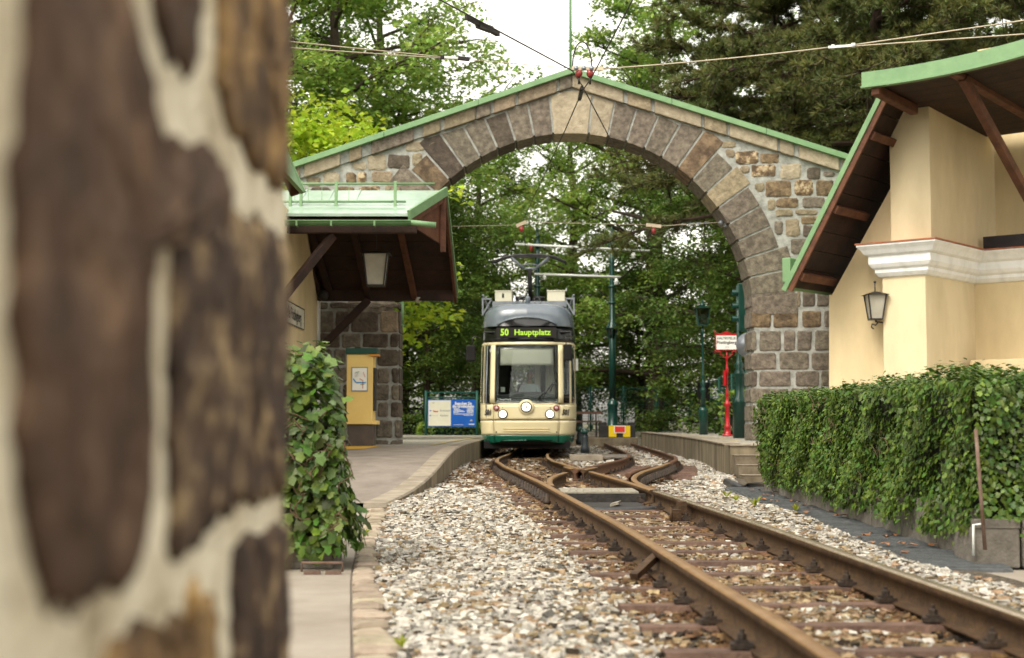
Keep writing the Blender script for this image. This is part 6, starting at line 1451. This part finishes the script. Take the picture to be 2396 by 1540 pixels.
for k in range(22):
    p = Vector((random.uniform(-1.4, -.95), 8.12, random.uniform(.25, 1.0))); pts = [p]
    for q in range(6): p = p + Vector((random.uniform(-.08, .06), random.uniform(-.02, .02), random.uniform(-.07, .05))); pts.append(p)
    b.tube(pts, .004, 4, cap=False)
b.build('stems', 'ivy_stem', ihl, kind='stuff')
pl0 = px(660, 1335, 8.05); planter((-2.4, 8.28, .045), (1.36, 0, 0), (0, .5, 0), .09, 'low planter with metal rim under the left ivy bush', None)
b = MB(); h0, h1 = px(706, 1338, 7.98), px(801, 1338, 7.98); zt2 = px(750, 1317, 7.98).z
b.tube([h0, Vector((h0.x, h0.y, zt2)), Vector((h1.x, h1.y, zt2)), h1], .008, 6); b.box((h0.x + .01, 7.985, .046), (h0.x + .10, 8.02, .066)); b.box((h0.x + .13, 7.985, .046), (h1.x - .01, 8.02, .066)); tag(b.build('metal_rack', 'rust_rod'), 'small metal hoop rack at the foot of the left ivy bush', 'rack')

# ------------------------------------------------------------------ trees
def tree_mesh(seed, H, hb, Rm, m, nprim=26, nspray=820, lps=46, leaf=.15, spray=.62, shape='round', droop=.2):
    rg = np.random.default_rng(seed); rnd = random.Random(seed)
    tb = MB(); tp = [Vector((0, 0, -.4))]; 
    for k in range(1, 8): tp.append(Vector((rnd.uniform(-.02, .02) * k * H * .1, rnd.uniform(-.02, .02) * k * H * .1, H * .93 * k / 7)))
    r0 = H * .019; tb.tube(tp, [r0 * (1.25 - .14 * k) if k else r0 * 1.5 for k in range(8)], 9)
    def trunk(z): t = min(6.999, max(0, z / (H * .93) * 7)); i = int(t); return tp[i].lerp(tp[i + 1], t - i)
    ends = []
    for k in range(nprim):
        f = (k + .5) / nprim; z = hb + (H * .92 - hb) * f ** .9
        prof = {'round': math.sin(math.pi * (.12 + .80 * f)) ** .7, 'cone': (1 - f) ** .8 + .12, 'tall': (math.sin(math.pi * (.2 + .72 * f))) ** .5}[shape]
        L = Rm * prof * rnd.uniform(.72, 1.12); az = k * 2.399 + rnd.uniform(-.4, .4); up = rnd.uniform(.05, .55) + .4 * f
        p = trunk(z); pts = [p]; d = Vector((math.cos(az), math.sin(az), up)).normalized()
        for q in range(5):
            d = (d + Vector((rnd.uniform(-.22, .22), rnd.uniform(-.22, .22), -droop * .35 + rnd.uniform(-.1, .12)))).normalized(); pts.append(pts[-1] + d * L / 5)
        rr = r0 * .42 * (1 - .5 * f); tb.tube(pts, [rr * (1 - .17 * q) for q in range(6)], 6, cap=False)
        for q in range(7):
            t = rnd.uniform(.25, 1.0) * 4.99; i = int(t); s = pts[i].lerp(pts[i + 1], t - i); d2 = (d + Vector((rnd.uniform(-1, 1), rnd.uniform(-1, 1), rnd.uniform(-.35, .5)))).normalized(); l2 = L * rnd.uniform(.2, .42)
            e = s + d2 * l2; mid = s.lerp(e, .5) + Vector((0, 0, .06 * l2)); tb.tube([s, mid, e], [rr * .35, rr * .25, rr * .1], 4, cap=False)
            ends += [(s.lerp(e, w), d2) for w in (.35, .6, .8, 1.0)]
    ends.append((tp[-1], Vector((0, 0, 1))))
    idx = rg.integers(0, len(ends), nspray); c = np.array([tuple(ends[i][0]) for i in idx]) + rg.normal(0, .28, (nspray, 3)); dr_ = np.array([tuple(ends[i][1]) for i in idx])
    n = nspray * lps
    rad = spray * np.sqrt(rg.random((nspray, lps))); ang_ = rg.random((nspray, lps)) * 6.283; sx_ = rg.uniform(.7, 1.3, nspray)[:, None]
    off = np.stack([rad * np.cos(ang_) * sx_, rad * np.sin(ang_) / sx_, rg.normal(0, .10, (nspray, lps)) - .28 * rad ** 2 / spray], 2)
    ti = rg.normal(0, .3, (nspray, 1)); off[:, :, 2] += off[:, :, 0] * ti + off[:, :, 1] * rg.normal(0, .3, (nspray, 1))
    P = (c[:, None] + off).reshape(-1, 3); N = rg.normal(0, .48, (n, 3)) + np.array([0, 0, 1.0]); T = np.concatenate([off[:, :, :2], np.zeros((nspray, lps, 1))], 2).reshape(-1, 3) + rg.normal(0, .25, (n, 3)) + np.array([0, 0, -.12])
    X, T, Z = frames(N, T); s = (leaf * (.65 + .7 * rg.random(n)))[:, None]
    V = np.stack([P, P + X * s * .36 + T * s * .5 + Z * s * .06, P + T * s - Z * s * .05, P - X * s * .36 + T * s * .5 + Z * s * .06], 1).reshape(-1, 3); F = np.arange(n * 4).reshape(-1, 4)
    tint = np.clip(np.repeat(rg.random(nspray), lps) * .55 + rg.random(n) * .45, 0, 1)
    cm = np_mesh('crown', V, F, tint, None, (m,)); tm_ = bpy.data.meshes.new('trunk'); tm_.from_pydata(tb.v, [], tb.f); tm_.materials.append(MATS['bark']); tm_.polygons.foreach_set('use_smooth', [True] * len(tm_.polygons))
    return tm_, cm
def pine_mesh(seed, H, hb, Rm):
    rg = np.random.default_rng(seed); rnd = random.Random(seed); tb = MB(); tp = [Vector((rnd.uniform(-.1, .1) * k, rnd.uniform(-.1, .1) * k, H * k / 7 - (.4 if k == 0 else 0))) for k in range(8)]
    r0 = .26; tb.tube(tp, [r0 * (1.2 - .14 * k) for k in range(8)], 9); tufts = []
    for k in range(44):
        f = (k + .5) / 44; z = hb + (H * .98 - hb) * f; t = z / H * 7; i = min(6, int(t)); p = tp[i].lerp(tp[i + 1], t - i); az = k * 2.399 + rnd.uniform(-.3, .3); L = Rm * (1.05 - .62 * f) * rnd.uniform(.75, 1.15); pts = [p]; d = Vector((math.cos(az), math.sin(az), rnd.uniform(-.05, .3)))
        for q in range(6): d = (d + Vector((rnd.uniform(-.2, .2), rnd.uniform(-.2, .2), rnd.uniform(-.16, .10)))).normalized(); pts.append(pts[-1] + d * L / 6)
        tb.tube(pts, [.085 * (1 - .13 * q) * (1.1 - .5 * f) for q in range(7)], 6, cap=False)
        for q in range(24):
            t = rnd.uniform(.9, 5.99); i = int(t); s = pts[i].lerp(pts[i + 1], t - i); d2 = (d + Vector((rnd.uniform(-1.1, 1.1), rnd.uniform(-1.1, 1.1), rnd.uniform(-.35, .35)))).normalized(); e = s + d2 * L * rnd.uniform(.14, .34); tb.tube([s, s.lerp(e, .5) + Vector((0, 0, -.05)), e], [.022, .016, .008], 4, cap=False)
            for w in np.linspace(.25, 1, 6): tufts.append((s.lerp(e, w) + Vector((rnd.uniform(-.1, .1), rnd.uniform(-.1, .1), rnd.uniform(-.08, .08))), d2))
    nt = len(tufts); nn_ = 32; c = np.array([tuple(t[0]) for t in tufts]); d = np.array([tuple(t[1]) for t in tufts])
    D = d[:, None] * .75 + rg.normal(0, .55, (nt, nn_, 3)) + np.array([0, 0, .32]); D /= np.linalg.norm(D, axis=2)[:, :, None]; D = D.reshape(-1, 3); P = np.repeat(c, nn_, 0) + D * .02; n = len(P); ln_ = (.17 + .12 * rg.random(n))[:, None]
    Sx = np.cross(D, rg.normal(0, 1, (n, 3))); Sx /= np.linalg.norm(Sx, axis=1)[:, None]
    V = np.stack([P - Sx * .013, P + Sx * .013, P + D * ln_], 1).reshape(-1, 3); F = np.arange(n * 3).reshape(-1, 3); tint = np.clip(np.repeat(rg.random(nt), nn_) * .6 + rg.random(n) * .4, 0, 1)
    cm = np_mesh('crown', V, F, tint, None, ('needle',)); tm_ = bpy.data.meshes.new('trunk'); tm_.from_pydata(tb.v, [], tb.f); tm_.materials.append(MATS['bark_red']); return tm_, cm
def plant(name, meshes, loc, rot, s, label, group=None, cat='tree'):
    o = thing(name, loc, label, cat, group, rotz=rot, local=True); o.scale = (s, s, s)
    for nm, me in zip(('trunk', 'crown'), meshes): link(nm, me, None, o, (0, 0, 0))
    return o
BE1 = tree_mesh(1, 17, 1.6, 5.0, 'leaf_beech', shape='tall', nspray=640, lps=60, spray=.55); BE2 = tree_mesh(2, 16, 1.0, 5.2, 'leaf_beech', shape='round', nspray=560, lps=60, spray=.55)
DK1 = tree_mesh(3, 15, .6, 4.6, 'leaf_dark', shape='tall', nspray=900, lps=44); DK2 = tree_mesh(4, 9, .3, 3.4, 'leaf_dark', shape='round', nspray=560, lps=46, leaf=.14, spray=.5)
BR1 = tree_mesh(5, 7.5, 1.4, 2.9, 'leaf_bright', shape='round', nspray=420, lps=44, leaf=.17, spray=.5)
PN1 = pine_mesh(6, 16, 7.6, 6.0); PN2 = pine_mesh(7, 15, 7.6, 5.6)
G1 = 'trees beyond the station fence'
TREES = [
    ('beech_tree', BE1, (-8.6, 50, -.3), .3, 1.12, 'tall pale green tree at the far left above the canopy roof', None),
    ('beech_tree', BE2, (-5.4, 56, -.3), 1.9, 1.22, 'light green tree left of the sky gap above the arch', None),
    ('beech_tree', BE2, (-1.6, 66, -.3), 2.5, .93, 'green tree below the gap of open sky behind the tram', None),
    ('beech_tree', BE1, (2.9, 67, -.3), 3.1, 1.0, 'green tree rising behind the pole with the lantern', None),
    ('beech_tree', BE2, (6.6, 64, -.3), 5.2, 1.08, 'leafy green tree behind the mesh fence right of the lantern pole', None),
    ('oak_tree', DK1, (9.6, 61, -.3), .8, 1.1, 'dark tree behind the red stop sign', None),
    ('oak_tree', DK1, (13.2, 56, -.3), 2.2, 1.15, 'dark tree behind the right pier of the arch', None),
    ('oak_tree', DK2, (8.9, 48.5, .0), 1.0, 1.05, 'dark leafy tree overhanging the fence beside the red sign', None),
    ('oak_tree', DK1, (17, 54, -.3), 1.4, 1.2, 'dark tree behind the yellow building roof', None),
    ('oak_tree', DK1, (10.5, 47, -.2), 3.6, 1.0, 'dark tree hidden mostly by the right half of the arch', None),
    ('oak_tree', DK1, (21, 48, -.3), 5.0, 1.3, 'dark tree at the upper right corner behind the eaves', None),
    ('oak_tree', DK2, (-3.9, 51.5, .1), 2.1, .95, 'small dark leafy tree just left of the information board', None),
    ('oak_tree', DK2, (-1.6, 63, -.2), 4.1, .9, 'small dark leafy tree behind the information board and tram side', None),
    ('oak_tree', DK2, (2.0, 62.5, -.2), 5.3, .8, 'small dark bushy tree behind the bench', None),
    ('oak_tree', DK2, (5.4, 61, -.2), .4, .85, 'small dark bushy tree behind the back fence near its corner', None),
    ('beech_tree', BE1, (6.0, 60, -.3), 1.2, 1.15, 'green tree rising behind the peak of the arch right of the sky gap', None),
    ('beech_tree', BE2, (-6.2, 50, -.2), 4.6, 1.2, 'light green tree just left of the sky gap', None),
    ('oak_tree', DK1, (8.6, 54.5, -.2), 3.0, .85, 'dark tree filling the view just left of the red stop sign', None),
    ('maple_tree', BR1, (-4.9, 36.5, .4), .6, 1.1, 'bright yellow green maple above the left house roof', None),
    ('pine_tree', PN1, (10.6, 40, -.2), .4, 1.05, 'dark pine with drooping tufted branches above the right side of the arch', None),
    ('pine_tree', PN2, (8.1, 43.5, -.2), 2.4, 1.0, 'dark pine nearest the peak of the arch', None),
    ('pine_tree', PN1, (15.0, 42, -.2), 4.0, 1.05, 'dark pine at the upper right above the eaves', None),
]
for k, (x, y, r_, q) in enumerate(((-16, -16, 1, BE1), (-7, -22, 2, BE2), (2, -19, 3, DK1), (10, -21, 4, BE1), (18, -14, 5, DK1), (-22, -6, 2, BE2))):
    TREES.append(('beech_tree', q, (x, y, -.2), r_, 1.0 + .04 * k, ['tree behind the camera at the far left', 'tree behind the camera at the left', 'tree right behind the camera', 'tree behind the camera at the right', 'tree behind the camera at the far right', 'tree to the left behind the stone wall'][k], None))
for k, (x, y, q) in enumerate(((-15, 24, BE1), (-19, 34, BE2), (-14, 41, BE1), (-25, 28, DK1), (22, 28, DK1), (27, 38, BE2))):
    TREES.append(('beech_tree', q, (x, y, -.2), k * 1.3, 1.0 + .03 * k, ['tree beside the left house, nearest the camera', 'second tree left of the left house', 'tree behind the left house and the bright maple', 'tree farthest left of the left house', 'tree right of the yellow building', 'tree farthest right of the yellow building'][k], None))
for nm, me, loc, rot, s_, lab, g in TREES: plant(nm, me, loc, rot, s_, lab, G1 if loc[1] > 57 else None)
# slim reddish trunk left of the tram and two thin ones behind
for x, Y, h, r_, lab in ((995, 49, 6.5, .12, 'slim reddish trunk rising just left of the information board'), (1030, 55, 7.5, .10, 'thin trunk rising behind the information board')):
    c = px(x, 1010, Y); c.z = .2; o = thing('young_tree', c, lab, 'tree'); MB().tube([c - UP * .4, c + Vector((.08, 0, h * .5)), c + Vector((-.05, 0, h))], [r_, r_ * .85, r_ * .6], 8).build('trunk', 'bark_red', o)
    k = link('crown', DK2[1], None, o, c + UP * (h - 4.5)); k.scale = (.75, .75, .75); k.rotation_euler = (0, 0, x)
# clipped hedge and ground plants by the information board
def leaf_box(name, lo, hi, n, s, m, label, cat):
    lo, hi = np.array(lo), np.array(hi); c = (lo + hi) / 2; c[2] = lo[2]; P = lo + RNG.random((n, 3)) * (hi - lo); ax = RNG.integers(0, 3, n); sg_ = RNG.random(n) > .4
    for a in range(3):
        k = (ax == a); P[k, a] = np.where(sg_[k] | (a == 2), hi[a], lo[a]) + RNG.normal(0, s * .4, k.sum())
    N = RNG.normal(0, .6, (n, 3)) + np.array([0, -.4, .7]); X, T, Z = frames(N, RNG.normal(0, 1, (n, 3))); q = (s * (.6 + .8 * RNG.random(n)))[:, None]
    V = np.stack([P, P + X * q * .4 + T * q * .5, P + T * q, P - X * q * .4 + T * q * .5], 1).reshape(-1, 3); o = thing(name, c, label, cat)
    link('foliage', np_mesh('foliage', V - c, np.arange(n * 4).reshape(-1, 4), RNG.random(n), None, (m,)), None, o, c, kind='stuff')
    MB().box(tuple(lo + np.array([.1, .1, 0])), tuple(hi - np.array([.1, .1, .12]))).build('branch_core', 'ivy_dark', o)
p0, p1 = px(880, 1012, 48.5), px(984, 976, 48.5); leaf_box('clipped_hedge', (p0.x, 48.5, .3), (p1.x, 49.4, p1.z), 2200, .10, 'leaf_dark', 'low clipped hedge left of the information board', 'hedge')
p0, p1 = px(980, 1012, 47.6), px(1122, 998, 47.6); leaf_box('ground_plants', (p0.x, 47.6, .3), (p1.x, 49.0, p1.z + .05), 1600, .11, 'leaf_beech', 'low leafy plants under the information board', 'plant')
p0, p1 = px(1690, 1012, 39.5), px(1748, 905, 39.5); leaf_box('climbing_shrub', (p0.x + .1, 39.2, ZR), (p1.x + .5, 40.4, ZR + 1.15), 700, .13, 'leaf_dark', 'leafy climbing shrub on the fence behind the red stop sign', 'shrub')
tag(MB().box((-14, 49.6, .2), (-1.0, 49.8, .5)).build('low_kerb', 'dark_metal'), 'dark low edging behind the left platform', 'kerb')
